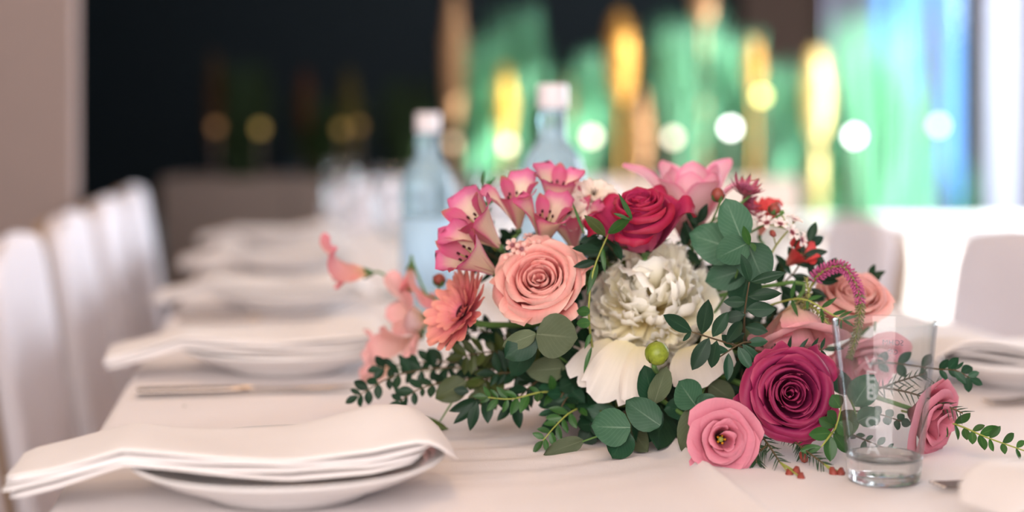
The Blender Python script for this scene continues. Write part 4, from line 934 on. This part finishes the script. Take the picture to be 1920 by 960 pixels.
# ------------------------------------------------------------------ the bouquet: bowl
vase = thing('vase_bowl', 'low white ceramic bowl holding the bouquet, mostly hidden by leaves', 'vase', (0.098, 1.545, TABZ + 0.003))
mesh_obj('body', lathe('body', [(0, 0.003), (0.055, 0.0), (0.062, 0.004), (0.070, 0.02), (0.078, 0.048), (0.080, 0.060), (0.077, 0.061), (0.074, 0.048), (0.066, 0.02), (0, 0.012)], 56), M['vase'], vase)
mesh_obj('floral_foam', lathe('floral_foam', [(0, 0.014), (0.060, 0.02), (0.070, 0.05), (0.070, 0.08), (0.055, 0.11), (0, 0.12)], 30), M['foam'], vase)

# ---- the large blooms
rose('peach pink rose in full bloom left of the white peony', 1022, 545, 1.415, (-0.20, -0.82, 0.54), PX(80, 1.40), M['rose_peach'], n=26, height=0.80, curl=1.1, seed=4, tip=0.12, ruf=0.016, outer_drop=0.45, center=0.80, point=1.0, loose=((0.6, 1.06, 0.42), (1.9, 1.05, 0.5), (2.9, 1.08, 0.45), (4.2, 1.04, 0.5), (5.3, 1.1, 0.4)))
rose('half-open crimson rose at the top of the bouquet', 1208, 466, 1.435, (-0.10, -0.46, 0.88), PX(84, 1.42), M['rose_crimson'], n=20, height=1.35, flare=0.66, curl=0.8, seed=7, outer_drop=0.8, center=0.95, tip=0.05, rpow=1.0, via=[P(1225, 480, 1.53)], point=0.4, loose=((0.1, 1.05, 1.0), (0.9, 0.95, 0.9), (2.7, 1.05, 0.8), (3.4, 1.12, 0.7), (4.6, 0.8, 0.75)))
rose('deep plum crimson rose beside the glass tumbler', 1474, 742, 1.365, (0.04, -0.93, 0.22), PX(84, 1.34), M['rose_plum'], n=24, height=0.80, curl=0.9, seed=9, outer_drop=0.35, tip=0.10, center=0.78, point=0.5, loose=((0.75, 1.12, 0.40), (3.5, 1.15, 0.35), (2.0, 1.0, 0.45), (5.2, 1.02, 0.45)))
rose('pale peach rose behind the veronica spike', 1588, 612, 1.49, (0.10, -0.55, 0.83), PX(80, 1.46), M['rose_pale'], n=18, height=1.1, flare=0.9, curl=0.8, seed=12, outer_drop=0.3, center=0.95)
lisianthus('pale pink lisianthus hanging upside down between peony and tumbler', 1490, 580, 1.425, (0.02, -0.35, -0.92), PX(88, 1.42), M['lisi_pale'], n=9, seed=21)
lisianthus('pale pink lisianthus half seen through the tumbler', 1610, 640, 1.47, (0.05, -0.60, -0.60), PX(78, 1.45), M['lisi_pale'], n=9, seed=22)
peony('large cream white peony in the middle of the bouquet', 1222, 580, 1.470, (-0.10, -0.74, 0.62), PX(122, 1.42))
lisianthus('open pink lisianthus resting on the tablecloth at the front', 1347, 821, 1.327, (0.03, -0.985, 0.10), PX(67, 1.31), M['lisi'], n=12, seed=5)
lisianthus('pink lisianthus lying on the cloth behind the tumbler', 1712, 774, 1.385, (0.66, -0.66, -0.28), PX(74, 1.37), M['lisi'], n=10, seed=8)
gerbera('salmon pink gerbera seen edge-on at the bouquet flank', 872, 588, 1.43, (-0.74, -0.42, 0.42), PX(88, 1.42), M['gerb'])
lily('pink long-petalled lily behind the crimson rose', 1288, 454, 1.51, (0.05, -0.22, 0.95), PX(122, 1.5), 0.4)
for lab, px, py, Y, ax, s, rl, sp in (
    ('alstroemeria bloom with pale petals topmost of its cluster', 1042, 412, 1.475, (0.05, -0.35, 0.95), 66, 0.3, 0.85), ('alstroemeria bloom left of the topmost one', 972, 428, 1.465, (-0.12, -0.45, 0.88), 64, 1.3, 0.95), ('alstroemeria bloom just above the peach rose', 1016, 462, 1.45, (0.10, -0.55, 0.82), 68, 0.8, 0.8),
    ('alstroemeria bloom leaning out to the left above the gerbera', 935, 462, 1.44, (-0.62, -0.50, 0.62), 76, 0.2, 0.85), ('lowest alstroemeria bloom, cream petal facing left', 925, 510, 1.435, (-0.62, -0.62, 0.46), 78, 2.0, 0.75), ('alstroemeria bloom half hidden under the white dianthus', 1078, 470, 1.47, (-0.1, -0.5, 0.85), 70, 1.9, 0.95)):
    alstroemeria(lab, px, py, Y, ax, PX(s * 1.28, Y), rl, sp * 1.2)
for lab, px, py, Y, ax, s in (('coral alstroemeria behind the astrantia', 1425, 440, 1.50, (0.1, -0.4, 0.9), 56), ('coral alstroemeria below the white waxflowers', 1470, 500, 1.47, (0.5, -0.6, 0.5), 58)):
    o = alstroemeria(lab, px, py, Y, ax, PX(s, Y), 0.5, 0.9, 'coral'); o['group'] = 'coral alstroemeria blooms'
dianthus('white dianthus bloom beside the crimson rose', 1112, 372, 1.475, (0.1, -0.62, 0.78), PX(46, 1.47)); dianthus('white dianthus bloom above the peach rose', 1066, 405, 1.462, (-0.15, -0.75, 0.6), PX(44, 1.46), 5)
astrantia('plum astrantia flower standing highest at the right of the lily', 1393, 366, 1.45, (0.28, -0.35, 0.90), PX(36, 1.45)); astrantia('plum astrantia flower tilted below the highest one', 1392, 384, 1.47, (0.80, -0.35, 0.30), PX(34, 1.46))
def small_bud(name, label, px, py, Y, d_px, mat, axis=(0, -0.3, 1), end=None, long=1.2):
    root = flower_root(name, label, 'flower bud', px, py, Y, axis, PX(d_px / 2, Y))
    mesh_obj('bud', lathe('bud', [(0, -long * 0.8), (0.5, -long * 0.72), (0.92, -long * 0.25), (1.0, 0.1), (0.82, long * 0.55), (0.4, long * 0.88), (0, long)], 14), M[mat], root)
    me = petal('sepal', [(0.1, -1.0), (0.7, -0.85), (1.08, -0.2), (1.1, 0.35)], [(0, 0.1), (0.5, 0.42), (1, 0.02)], 1.1, 4, 6, 0); add_petals(root, 'sepal', [me], M['sepal'], 5)
    add_stem(root, None, 0.001, end=end, start=(0, 0, -long * 0.8), depth=0.008)
pb = flower_root('peony_bud', 'round green peony bud in front of the white peony', 'flower bud', 1232, 662, 1.335, (0.1, -0.5, 0.8), PX(22, 1.335))
mesh_obj('bud', lathe('bud', [(math.sin(math.pi * k / 14) * (1 + 0.03 * math.sin(k)), -math.cos(math.pi * k / 14)) for k in range(15)], 24), M['bud_green'], pb)
add_petals(pb, 'bud_scale', [petal('bud_scale', [(0.1, -1.02), (0.75, -0.72), (1.03, -0.05), (0.82, 0.62)], [(0, 0.1), (0.5, 0.62), (0.8, 0.5), (1, 0.05)], 1.03, 6, 7, 0.0)], M['bud_green'], 4)
add_stem(pb, [P(1236, 705, 1.39), P(1238, 730, 1.45)], 0.0022, start=(0, 0, -1), depth=0.006)
small_bud('astrantia_bud', 'dark red bud left of the large eucalyptus leaf', 1346, 366, 1.44, 26, 'wax_bud'); small_bud('berry_bud', 'round dark red bud above the white waxflowers', 1453, 392, 1.44, 24, 'wax_bud', (0.3, -0.3, 0.9), None, 1.0)
small_bud('brown_bud', 'brownish pink bud at the upper edge left of the alstroemeria', 880, 375, 1.5, 20, 'veronica_g', (-0.2, -0.2, 1), P(905, 450, 1.5), 1.6); small_bud('brown_bud', 'small pinkish bud left of the gerbera', 824, 524, 1.5, 26, 'wax_bud', (0, -0.3, 1), P(850, 600, 1.5), 0.9)
small_bud('brown_bud', 'small pink bud at the outer edge of the pale peach rose', 1650, 578, 1.47, 16, 'veronica', (0.3, -0.2, 1), P(1640, 620, 1.48), 1.5)
# sweet peas
sweet_pea('pink sweet pea bloom at the tip of the long bare stem', 690, 512, 1.62, (-0.95, -0.25, 0.0), PX(78, 1.62), 1.2, [P(760, 540, 1.6), P(832, 568, 1.56)], P(950, 650, 1.52))
sweet_pea('pink sweet pea bloom hanging in the middle of the bare stem', 770, 500, 1.60, (-0.05, -0.35, -0.93), PX(62, 1.6), 0.0, [P(775, 495, 1.6)], P(800, 555, 1.58), seed=2)
sweet_pea('large pale sweet pea bloom left of the gerbera', 800, 600, 1.63, (-0.80, -0.55, 0.15), PX(86, 1.63), 0.9, None, P(900, 640, 1.55), 'sweetpea_pale', 3)
sweet_pea('pale sweet pea bloom below the gerbera', 790, 625, 1.6, (-0.55, -0.6, -0.5), PX(70, 1.6), 2.2, None, P(900, 660, 1.55), 'sweetpea_pale', 7)
sweet_pea('lowest sweet pea bloom above the napkins', 738, 690, 1.63, (-0.90, -0.35, 0.25), PX(72, 1.63), 0.4, None, P(860, 690, 1.56), 'sweetpea_pale', 5)
# waxflowers
waxflowers('white waxflower sprig at the right shoulder of the bouquet', [(1440, 490, 1.46), (1455, 460, 1.45), (1480, 430, 1.45)], [(1438, 418, 1.435, (-.3, -.6, .7)), (1463, 420, 1.43, (.1, -.5, .8)), (1490, 412, 1.45, (.3, -.3, .9)), (1485, 436, 1.435, (.5, -.7, .4)), (1503, 450, 1.44, (.7, -.6, .2)), (1426, 408, 1.45, (-.5, -.3, .8))], PX(17, 1.44), 'wax', [(1449, 438, 1.43), (1458, 385, 1.45)])
waxflowers('pale pink waxflower sprig between peach rose and alstroemeria', [(985, 520, 1.45), (980, 485, 1.43), (1000, 455, 1.43)], [(961, 460, 1.415, (-.2, -.9, .3)), (978, 467, 1.41, (0, -.95, .2)), (957, 487, 1.415, (-.3, -.9, .1)), (1000, 452, 1.42, (.2, -.5, .8)), (1015, 448, 1.43, (.3, -.4, .8)), (992, 445, 1.43, (0, -.4, .9)), (1008, 462, 1.415, (.1, -.8, .5))], PX(14, 1.42), 'waxp')

# ------------------------------------------------------------------ eucalyptus
def euc(label, stems, leaves, mat='euc', seed=0): return sprig(label, stems, leaves, 'round', mat, None, 'eucalyptus', 'eucalyptus_sprig', 'stem', 0.0014, None, seed)
euc('large round-leaved eucalyptus sprig right of the white peony', [[(1300, 640, 1.50), (1370, 540, 1.43), (1398, 458, 1.40)]], [
    (1392, 452, 1.395, 1360, 372, 1.40, 68), (1388, 470, 1.41, 1292, 440, 1.42, 82), (1402, 456, 1.385, 1340, 486, 1.375, 58), (1402, 456, 1.39, 1432, 532, 1.39, 74), (1405, 460, 1.38, 1394, 422, 1.37, 16, 'oval', 'leaf_mid'), (1408, 455, 1.38, 1416, 470, 1.37, 12, 'oval', 'leaf_mid'),
    (1400, 505, 1.42, 1322, 528, 1.43, 60), (1405, 510, 1.42, 1385, 585, 1.43, 66, 'round', 'euc_deep')])
euc('grey green eucalyptus sprig under the peach rose', [[(1120, 720, 1.50), (1050, 670, 1.42), (1003, 625, 1.38)]], [
    (1006, 626, 1.365, 1084, 634, 1.355, 88, 'round', 'euc_grey'), (1004, 626, 1.37, 942, 650, 1.375, 34, 'round', 'euc_grey'), (1004, 630, 1.375, 946, 672, 1.37, 56, 'round', 'euc_deep'), (1060, 690, 1.43, 985, 696, 1.42, 50, 'round', 'euc_grey'), (1000, 640, 1.40, 960, 705, 1.42, 46, 'round', 'euc_deep')])
euc('silver eucalyptus sprig drooping onto the cloth below the peony', [[(1190, 730, 1.48), (1195, 770, 1.40), (1178, 800, 1.36)], [(1178, 800, 1.36), (1130, 815, 1.37), (1092, 828, 1.375)]], [
    (1182, 802, 1.35, 1106, 800, 1.345, 74), (1238, 798, 1.355, 1172, 752, 1.36, 62), (1176, 806, 1.36, 1146, 862, 1.343, 58, 'round', 'euc_deep'), (1165, 790, 1.41, 1096, 768, 1.42, 46, 'round', 'euc_deep'), (1185, 805, 1.40, 1215, 848, 1.37, 44, 'round', 'euc_grey'), (1094, 826, 1.375, 1018, 852, 1.372, 34, 'round', 'euc_grey')])
euc('eucalyptus sprig hanging under the green peony bud', [[(1240, 690, 1.46), (1232, 720, 1.40), (1225, 758, 1.38)]], [
    (1226, 758, 1.375, 1208, 684, 1.37, 50, 'round', 'euc_deep'), (1226, 758, 1.37, 1250, 686, 1.365, 44, 'round', 'euc_grey'), (1228, 756, 1.40, 1196, 836, 1.39, 60, 'round', 'euc_deep'), (1240, 760, 1.42, 1232, 845, 1.375, 70, 'round', 'leaf_dark')])
euc('eucalyptus sprig between the peony and the front lisianthus', [[(1330, 700, 1.46), (1318, 735, 1.40), (1303, 762, 1.375)]], [
    (1304, 760, 1.37, 1272, 714, 1.36, 62), (1304, 758, 1.37, 1344, 745, 1.37, 30), (1302, 764, 1.375, 1284, 858, 1.352, 50, 'round', 'euc_grey'), (1302, 762, 1.39, 1244, 768, 1.39, 46, 'round', 'euc_deep'), (1330, 720, 1.41, 1378, 752, 1.41, 44, 'round', 'euc_grey')])
euc('eucalyptus sprig trailing low at the bouquet end near the napkin', [[(960, 700, 1.52), (890, 710, 1.47), (858, 740, 1.455), (825, 790, 1.45)]], [
    (874, 716, 1.455, 816, 748, 1.45, 50, 'round', 'leaf_olive'), (842, 805, 1.455, 752, 782, 1.46, 26, 'oval', 'leaf_olive'), (895, 720, 1.46, 930, 770, 1.45, 40, 'round', 'leaf_olive')])
euc('eucalyptus leaves seen through the left side of the tumbler', [[(1560, 700, 1.48), (1590, 740, 1.40), (1610, 790, 1.37)]], [
    (1600, 760, 1.39, 1640, 700, 1.38, 56, 'round', 'euc'), (1600, 770, 1.38, 1568, 825, 1.375, 50, 'round', 'leaf_mid'), (1590, 740, 1.40, 1560, 690, 1.41, 44, 'round', 'euc_deep'), (1608, 790, 1.37, 1650, 770, 1.37, 40, 'round', 'euc')])

# ------------------------------------------------------------------ dark leafy sprigs placed one by one
sprig('dark glossy sprig lying across the lower right of the peony', [[(1440, 664, 1.40), (1360, 642, 1.345), (1296, 622, 1.33)]], [
    (1298, 623, 1.33, 1243, 590, 1.32, 28), (1316, 627, 1.33, 1328, 564, 1.32, 31), (1336, 632, 1.335, 1364, 586, 1.33, 26), (1330, 633, 1.33, 1298, 694, 1.325, 32), (1344, 638, 1.335, 1334, 690, 1.34, 24), (1296, 622, 1.33, 1280, 640, 1.325, 9), (1362, 643, 1.34, 1392, 600, 1.35, 24)], 'box', 'leaf_dark', None, 'leafy sprig', 'leafy_sprig', 'stem_brown', seed=1)
sprig('upright dark sprig in front of the large eucalyptus leaves', [[(1396, 650, 1.40), (1396, 590, 1.365), (1405, 528, 1.35)]], [
    (1406, 530, 1.35, 1392, 477, 1.345, 21), (1407, 529, 1.35, 1474, 511, 1.345, 21), (1402, 556, 1.355, 1466, 548, 1.35, 25), (1399, 580, 1.36, 1455, 580, 1.355, 30), (1400, 566, 1.36, 1356, 566, 1.36, 22), (1398, 590, 1.36, 1352, 598, 1.36, 24), (1397, 612, 1.37, 1440, 622, 1.37, 24), (1397, 625, 1.37, 1360, 640, 1.37, 20)], 'oval', 'leaf_dark', None, 'leafy sprig', 'leafy_sprig', 'stem_brown', seed=2)
sprig('small grey green sprig left of the plum rose', [[(1430, 650, 1.40), (1395, 642, 1.36), (1345, 672, 1.35)]], [
    (1366, 657, 1.35, 1316, 654, 1.345, 20), (1366, 662, 1.35, 1364, 714, 1.345, 20), (1384, 650, 1.355, 1408, 692, 1.35, 22), (1372, 652, 1.355, 1352, 628, 1.35, 20), (1392, 645, 1.36, 1430, 690, 1.36, 22), (1400, 643, 1.37, 1440, 640, 1.37, 20)], 'box', 'euc_deep', None, 'leafy sprig', 'leafy_sprig', 'stem_brown', seed=3)
sprig('slender leafy sprig between the peach rose and the peony', [[(1112, 660, 1.43), (1104, 590, 1.385), (1112, 510, 1.385), (1140, 440, 1.40)]], [
    (1128, 470, 1.395, 1076, 464, 1.38, 20), (1136, 442, 1.395, 1098, 404, 1.385, 22, 'oval', 'leaf_olive'), (1140, 438, 1.39, 1186, 408, 1.37, 22, 'oval', 'leaf_mid'), (1150, 400, 1.37, 1186, 412, 1.368, 7, 'lance', 'leaf_mid'), (1186, 412, 1.37, 1160, 362, 1.365, 10, 'lance', 'leaf_mid'), (1130, 462, 1.395, 1132, 510, 1.385, 10, 'lance', 'leaf_mid'), (1120, 492, 1.39, 1102, 552, 1.375, 14, 'lance', 'leaf_mid'), (1118, 490, 1.39, 1076, 500, 1.385, 16),
    (1106, 585, 1.38, 1080, 582, 1.375, 20, 'round', 'leaf_mid'), (1106, 604, 1.385, 1080, 608, 1.38, 20, 'round', 'leaf_mid'), (1108, 625, 1.39, 1096, 655, 1.385, 9, 'lance', 'leaf_mid'), (1110, 650, 1.39, 1092, 700, 1.385, 9, 'lance', 'leaf_mid'), (1096, 440, 1.40, 1072, 376, 1.41, 6, 'lance', 'leaf_mid'), (1150, 450, 1.42, 1165, 490, 1.41, 18)], 'oval', 'leaf_dark', None, 'leafy sprig', 'leafy_sprig', 'stem_lime', seed=4)
sprig('dark oblong leaves drooping above the napkin at the bouquet end', [[(990, 720, 1.50), (930, 735, 1.44), (890, 748, 1.42)]], [
    (900, 748, 1.43, 843, 772, 1.42, 22), (902, 752, 1.425, 850, 796, 1.42, 20), (895, 752, 1.42, 880, 808, 1.415, 22), (912, 745, 1.43, 915, 793, 1.42, 24), (930, 740, 1.44, 960, 770, 1.43, 22), (880, 735, 1.44, 850, 730, 1.44, 18)], 'oval', 'leaf_dark', None, 'leafy sprig', 'leafy_sprig', 'stem_brown', seed=5)
sprig('green sprig beside the left rim of the tumbler', [[(1520, 790, 1.42), (1560, 812, 1.33), (1578, 760, 1.325)], [(1560, 812, 1.33), (1540, 838, 1.32)]], [
    (1568, 795, 1.325, 1552, 770, 1.32, 26), (1570, 790, 1.325, 1596, 815, 1.32, 34), (1560, 812, 1.33, 1515, 815, 1.325, 26), (1556, 815, 1.33, 1556, 866, 1.325, 26), (1540, 838, 1.32, 1500, 846, 1.32, 18), (1576, 765, 1.325, 1560, 740, 1.325, 30, 'box', 'leaf_mid'), (1566, 800, 1.33, 1535, 785, 1.33, 24), (1562, 812, 1.33, 1590, 850, 1.33, 22)], 'box', 'leaf_mid', None, 'leafy sprig', 'leafy_sprig', 'stem_lime', seed=6)
A = dict(n=7, len=PX(36, 1.4), t0=0.2, skip=0.05)
for i, (lab, st, kd, mt, au) in enumerate((
    ('long trailing eucalyptus sprig on the cloth right of the tumbler', [[(1690, 770, 1.40), (1790, 795, 1.37), (1850, 820, 1.35), (1935, 850, 1.33)]], 'box', 'leaf_mid', dict(A, n=9, len=PX(42, 1.36))),
    ('leafy sprig poking out right of the tumbler rim', [[(1600, 690, 1.48), (1660, 680, 1.44), (1755, 692, 1.41), (1790, 694, 1.40), (1818, 708, 1.40)]], 'box', 'euc_deep', dict(A, n=9, len=PX(40, 1.42), t0=0.05)),
    ('fine eucalyptus sprig seen low through the tumbler', [[(1590, 770, 1.42), (1640, 775, 1.38), (1690, 790, 1.37)]], 'round', 'euc_deep', dict(A, n=4, len=PX(26, 1.38))),
    ('loose small-leaved sprig low behind the tumbler', [[(1560, 800, 1.42), (1610, 820, 1.38), (1670, 845, 1.36)]], 'box', 'euc_deep', dict(A, n=5, len=PX(30, 1.38))),
    ('dark small-leaved sprig reaching farthest toward the plates', [[(940, 690, 1.52), (830, 690, 1.50), (740, 705, 1.48), (672, 742, 1.47)]], 'box', 'leaf_dark', dict(A, n=11, len=PX(40, 1.48), t0=0.1)),
    ('dark small-leaved sprig under the lowest sweet pea', [[(960, 700, 1.52), (860, 680, 1.51), (780, 680, 1.50), (715, 690, 1.5)]], 'box', 'leaf_dark', dict(A, n=9, len=PX(40, 1.5), t0=0.1)),
    ('dark drooping sprig above the hooked leaf', [[(950, 710, 1.51), (860, 712, 1.48), (790, 728, 1.46), (750, 752, 1.46)]], 'box', 'leaf_dark', dict(A, n=9, len=PX(38, 1.47), t0=0.1)),
    ('small green sprig above the bowl rim', [[(1090, 740, 1.46), (1020, 735, 1.42), (960, 748, 1.41), (915, 745, 1.41)]], 'oval', 'leaf_mid', dict(A, n=7, len=PX(42, 1.41), t0=0.2)),
    ('small green sprig touching the cloth below the bowl', [[(1130, 750, 1.46), (1075, 770, 1.41), (1045, 795, 1.395), (1018, 826, 1.385)]], 'oval', 'leaf_mid', dict(A, n=6, len=PX(44, 1.4), t0=0.2)),
    ('dark sprig hanging in front of the bowl', [[(1100, 720, 1.48), (1060, 750, 1.42), (1045, 790, 1.41)]], 'oval', 'leaf_dark', dict(A, n=6, len=PX(46, 1.42), t0=0.1)),
    ('dark sprig behind the gerbera', [[(980, 640, 1.52), (900, 620, 1.50), (850, 640, 1.48)]], 'box', 'leaf_dark', dict(A, n=6, len=PX(36, 1.5))),
    ('green sprig sticking up at the upper edge left of the alstroemeria', [[(930, 470, 1.50), (900, 420, 1.50), (903, 350, 1.5)]], 'lance', 'leaf_mid', dict(A, n=4, len=PX(48, 1.5))),
    ('small sprig under the brownish bud', [[(905, 440, 1.5), (885, 400, 1.5), (880, 385, 1.5)]], 'lance', 'euc_deep', dict(A, n=3, len=PX(40, 1.5))),
    ('dark leaves behind the crimson rose', [[(1230, 520, 1.52), (1290, 460, 1.47), (1310, 420, 1.46)]], 'oval', 'leaf_dark', dict(A, n=5, len=PX(60, 1.47))),
    ('dark leaves under the left of the crimson rose', [[(1180, 520, 1.52), (1150, 470, 1.45), (1120, 440, 1.44)]], 'oval', 'leaf_dark', dict(A, n=5, len=PX(60, 1.45))),
    ('dark leaves around the veronica base', [[(1440, 600, 1.50), (1500, 560, 1.46), (1545, 510, 1.45)]], 'oval', 'leaf_dark', dict(A, n=7, len=PX(52, 1.46), t0=0.1)),
    ('green sprig beside the waxflowers', [[(1430, 560, 1.50), (1490, 510, 1.46), (1515, 455, 1.46)]], 'oval', 'leaf_dark', dict(A, n=5, len=PX(62, 1.47), t0=0.2)),
    ('dark twig crossing above the plum rose', [[(1420, 690, 1.42), (1480, 660, 1.38), (1545, 655, 1.37)]], 'lance', 'leaf_dark', dict(A, n=6, len=PX(52, 1.38), t0=0.1)),
    ('leaf tips behind the pale peach rose', [[(1560, 600, 1.53), (1610, 560, 1.52), (1630, 520, 1.51)]], 'oval', 'leaf_dark', dict(A, n=5, len=PX(44, 1.5))),
    ('small sprig in front of the hanging lisianthus', [[(1420, 580, 1.45), (1500, 560, 1.40), (1560, 590, 1.39), (1580, 600, 1.39)]], 'lance', 'leaf_mid', dict(A, n=6, len=PX(40, 1.4))),
    ('dark leaves under the gerbera', [[(1000, 680, 1.50), (930, 660, 1.47), (870, 668, 1.46)]], 'oval', 'leaf_olive', dict(A, n=6, len=PX(52, 1.47))),
    ('dark sprig below the peach rose beside the stems', [[(1080, 720, 1.50), (1000, 700, 1.46), (930, 700, 1.45)]], 'oval', 'leaf_dark', dict(A, n=7, len=PX(54, 1.46))))):
    sprig(lab, st, (), kd, mt, au, 'leafy sprig', 'leafy_sprig', 'stem_lime' if mt in ('leaf_mid',) else 'stem_brown', 0.0011, None, 30 + i)
# fillers deep inside the bouquet
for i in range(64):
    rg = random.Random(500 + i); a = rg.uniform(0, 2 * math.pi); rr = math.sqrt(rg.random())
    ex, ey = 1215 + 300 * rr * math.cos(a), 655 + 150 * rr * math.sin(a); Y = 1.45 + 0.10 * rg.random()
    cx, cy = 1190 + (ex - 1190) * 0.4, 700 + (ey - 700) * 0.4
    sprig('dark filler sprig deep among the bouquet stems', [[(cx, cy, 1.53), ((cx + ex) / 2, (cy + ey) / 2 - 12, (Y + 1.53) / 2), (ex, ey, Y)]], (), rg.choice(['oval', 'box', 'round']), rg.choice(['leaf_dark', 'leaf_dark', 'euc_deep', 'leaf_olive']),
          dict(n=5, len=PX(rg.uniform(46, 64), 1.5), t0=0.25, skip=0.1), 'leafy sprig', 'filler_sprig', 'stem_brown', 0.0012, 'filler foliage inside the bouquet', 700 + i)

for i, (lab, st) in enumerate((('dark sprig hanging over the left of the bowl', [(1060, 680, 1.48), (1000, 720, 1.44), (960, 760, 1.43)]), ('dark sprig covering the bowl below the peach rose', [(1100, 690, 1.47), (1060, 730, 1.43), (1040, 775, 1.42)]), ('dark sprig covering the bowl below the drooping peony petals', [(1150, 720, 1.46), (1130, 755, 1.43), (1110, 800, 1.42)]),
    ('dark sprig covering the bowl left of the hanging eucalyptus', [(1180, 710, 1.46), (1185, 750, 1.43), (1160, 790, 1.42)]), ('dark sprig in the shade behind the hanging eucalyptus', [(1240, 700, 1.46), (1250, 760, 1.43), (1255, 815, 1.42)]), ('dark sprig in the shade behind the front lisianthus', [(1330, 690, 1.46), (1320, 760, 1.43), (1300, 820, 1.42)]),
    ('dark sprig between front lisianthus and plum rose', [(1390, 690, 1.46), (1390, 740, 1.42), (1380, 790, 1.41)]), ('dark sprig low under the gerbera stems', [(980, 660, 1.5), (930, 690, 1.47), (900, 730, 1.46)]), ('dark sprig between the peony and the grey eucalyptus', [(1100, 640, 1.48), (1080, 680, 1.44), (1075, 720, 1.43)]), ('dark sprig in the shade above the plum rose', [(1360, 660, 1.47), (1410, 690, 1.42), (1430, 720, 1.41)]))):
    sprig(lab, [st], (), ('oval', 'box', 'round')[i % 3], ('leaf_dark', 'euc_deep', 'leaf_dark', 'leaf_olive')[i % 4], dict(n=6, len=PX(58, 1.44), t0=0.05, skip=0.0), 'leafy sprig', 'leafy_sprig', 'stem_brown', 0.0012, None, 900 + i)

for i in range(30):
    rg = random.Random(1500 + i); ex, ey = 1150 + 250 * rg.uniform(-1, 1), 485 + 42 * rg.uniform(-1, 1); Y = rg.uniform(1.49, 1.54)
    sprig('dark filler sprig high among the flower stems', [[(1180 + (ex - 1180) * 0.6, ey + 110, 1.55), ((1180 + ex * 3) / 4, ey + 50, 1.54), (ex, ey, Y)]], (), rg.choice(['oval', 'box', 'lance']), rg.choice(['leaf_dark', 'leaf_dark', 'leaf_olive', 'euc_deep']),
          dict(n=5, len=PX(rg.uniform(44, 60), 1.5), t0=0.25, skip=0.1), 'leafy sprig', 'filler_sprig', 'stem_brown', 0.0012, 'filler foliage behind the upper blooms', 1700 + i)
# ------------------------------------------------------------------ needle-leaved twigs
needle_sprig('needle-leaved twig with red buds hanging below the plum rose', [[(1395, 790, 1.38), (1430, 820, 1.34), (1462, 866, 1.305)], [(1440, 835, 1.33), (1420, 850, 1.32), (1418, 868, 1.315)]], 15, PX(26, 1.33), [(1480, 888, 1.290), (1502, 896, 1.275), (1493, 884, 1.295)], 1)
needle_sprig('needle-leaved twig with red buds left of the tumbler base', [[(1455, 800, 1.37), (1505, 840, 1.325), (1545, 870, 1.30)], [(1490, 815, 1.36), (1500, 830, 1.345), (1506, 850, 1.34)]], 15, PX(24, 1.33), [(1562, 886, 1.290), (1577, 886, 1.290), (1496, 824, 1.34), (1506, 856, 1.335)], 2)
needle_sprig('brown needle-leaved twig seen through the tumbler', [[(1600, 750, 1.44), (1665, 722, 1.40), (1735, 700, 1.39)], [(1640, 725, 1.41), (1700, 735, 1.38), (1760, 755, 1.37), (1805, 775, 1.36)]], 14, PX(26, 1.39), (), 3)
needle_sprig('short needle-leaved tip right of the tumbler', [[(1730, 735, 1.43), (1752, 725, 1.42), (1768, 718, 1.42)]], 6, PX(22, 1.42), (), 4)

# ------------------------------------------------------------------ veronica spikes
def veronica(label, pts, n, r0, split, size):
    pts = [P(*p) for p in pts]; first = pts[0]; root = thing('veronica_spike', label, 'veronica', first)
    mesh_obj('stem', tube('stem', [p - first for p in pts], 0.0012, 0.0008, 6, 5), M['stem_lime'], root)
    data = {'veronica': ([], []), 'veronica_g': ([], [])}; rg = random.Random(9)
    for i in range(n):
        t = 0.12 + 0.88 * i / n; p = Vector(spline(pts, t)); tg = (Vector(spline(pts, min(1, t + .02))) - Vector(spline(pts, max(0, t - .02)))).normalized()
        sd = Quaternion(tg, i * 2.39996) @ tg.orthogonal().normalized(); d = (sd + tg * 0.55).normalized()
        V, F = data['veronica' if (t < split and rg.random() < 0.9) else 'veronica_g']; o = len(V); L = size * (1.1 - 0.6 * t); w_ = L * 0.20
        a = d.orthogonal().normalized(); b = d.cross(a); q = p - first + sd * r0 * (1 - 0.6 * t)
        for f_, ww in ((0, .5), (.45, 1), (.8, .9), (1, .2)):
            for k in range(4): V.append(q + d * (L * f_) + (a * math.cos(k * 1.571) + b * math.sin(k * 1.571)) * w_ * ww)
        for j in range(3):
            for k in range(4): F.append((o + j * 4 + k, o + j * 4 + (k + 1) % 4, o + j * 4 + 4 + (k + 1) % 4, o + j * 4 + 4 + k))
    for m, (V, F) in data.items():
        if V: mesh_obj('buds', from_data('buds', V, F), M[m], root, 'stuff')
veronica('pink veronica spike arching down into the tumbler view', [(1510, 560, 1.44), (1535, 515, 1.42), (1578, 500, 1.41), (1606, 535, 1.40), (1613, 580, 1.40), (1605, 630, 1.40), (1592, 672, 1.40)], 330, 0.0022, 0.62, 0.0060)
veronica('short green veronica tip above the hanging lisianthus', [(1480, 590, 1.43), (1515, 570, 1.41), (1512, 520, 1.41)], 70, 0.001, 0.0, 0.005)
veronica('short green veronica tip in front of the pale peach rose', [(1490, 560, 1.43), (1530, 580, 1.40), (1562, 622, 1.39)], 80, 0.001, 0.0, 0.005)
# a scrap of leaf on the cloth
cr = mesh_obj('leaf_scrap', leaf_mesh('box', 3), M['leaf_mid']); cr.location = P(345, 766, 846 / 530) + Vector((0, 0, 0.002)); cr.scale = (0.008, 0.006, 0.006); tag(cr, 'tiny green leaf scrap on the cloth below the knife', 'leaf')
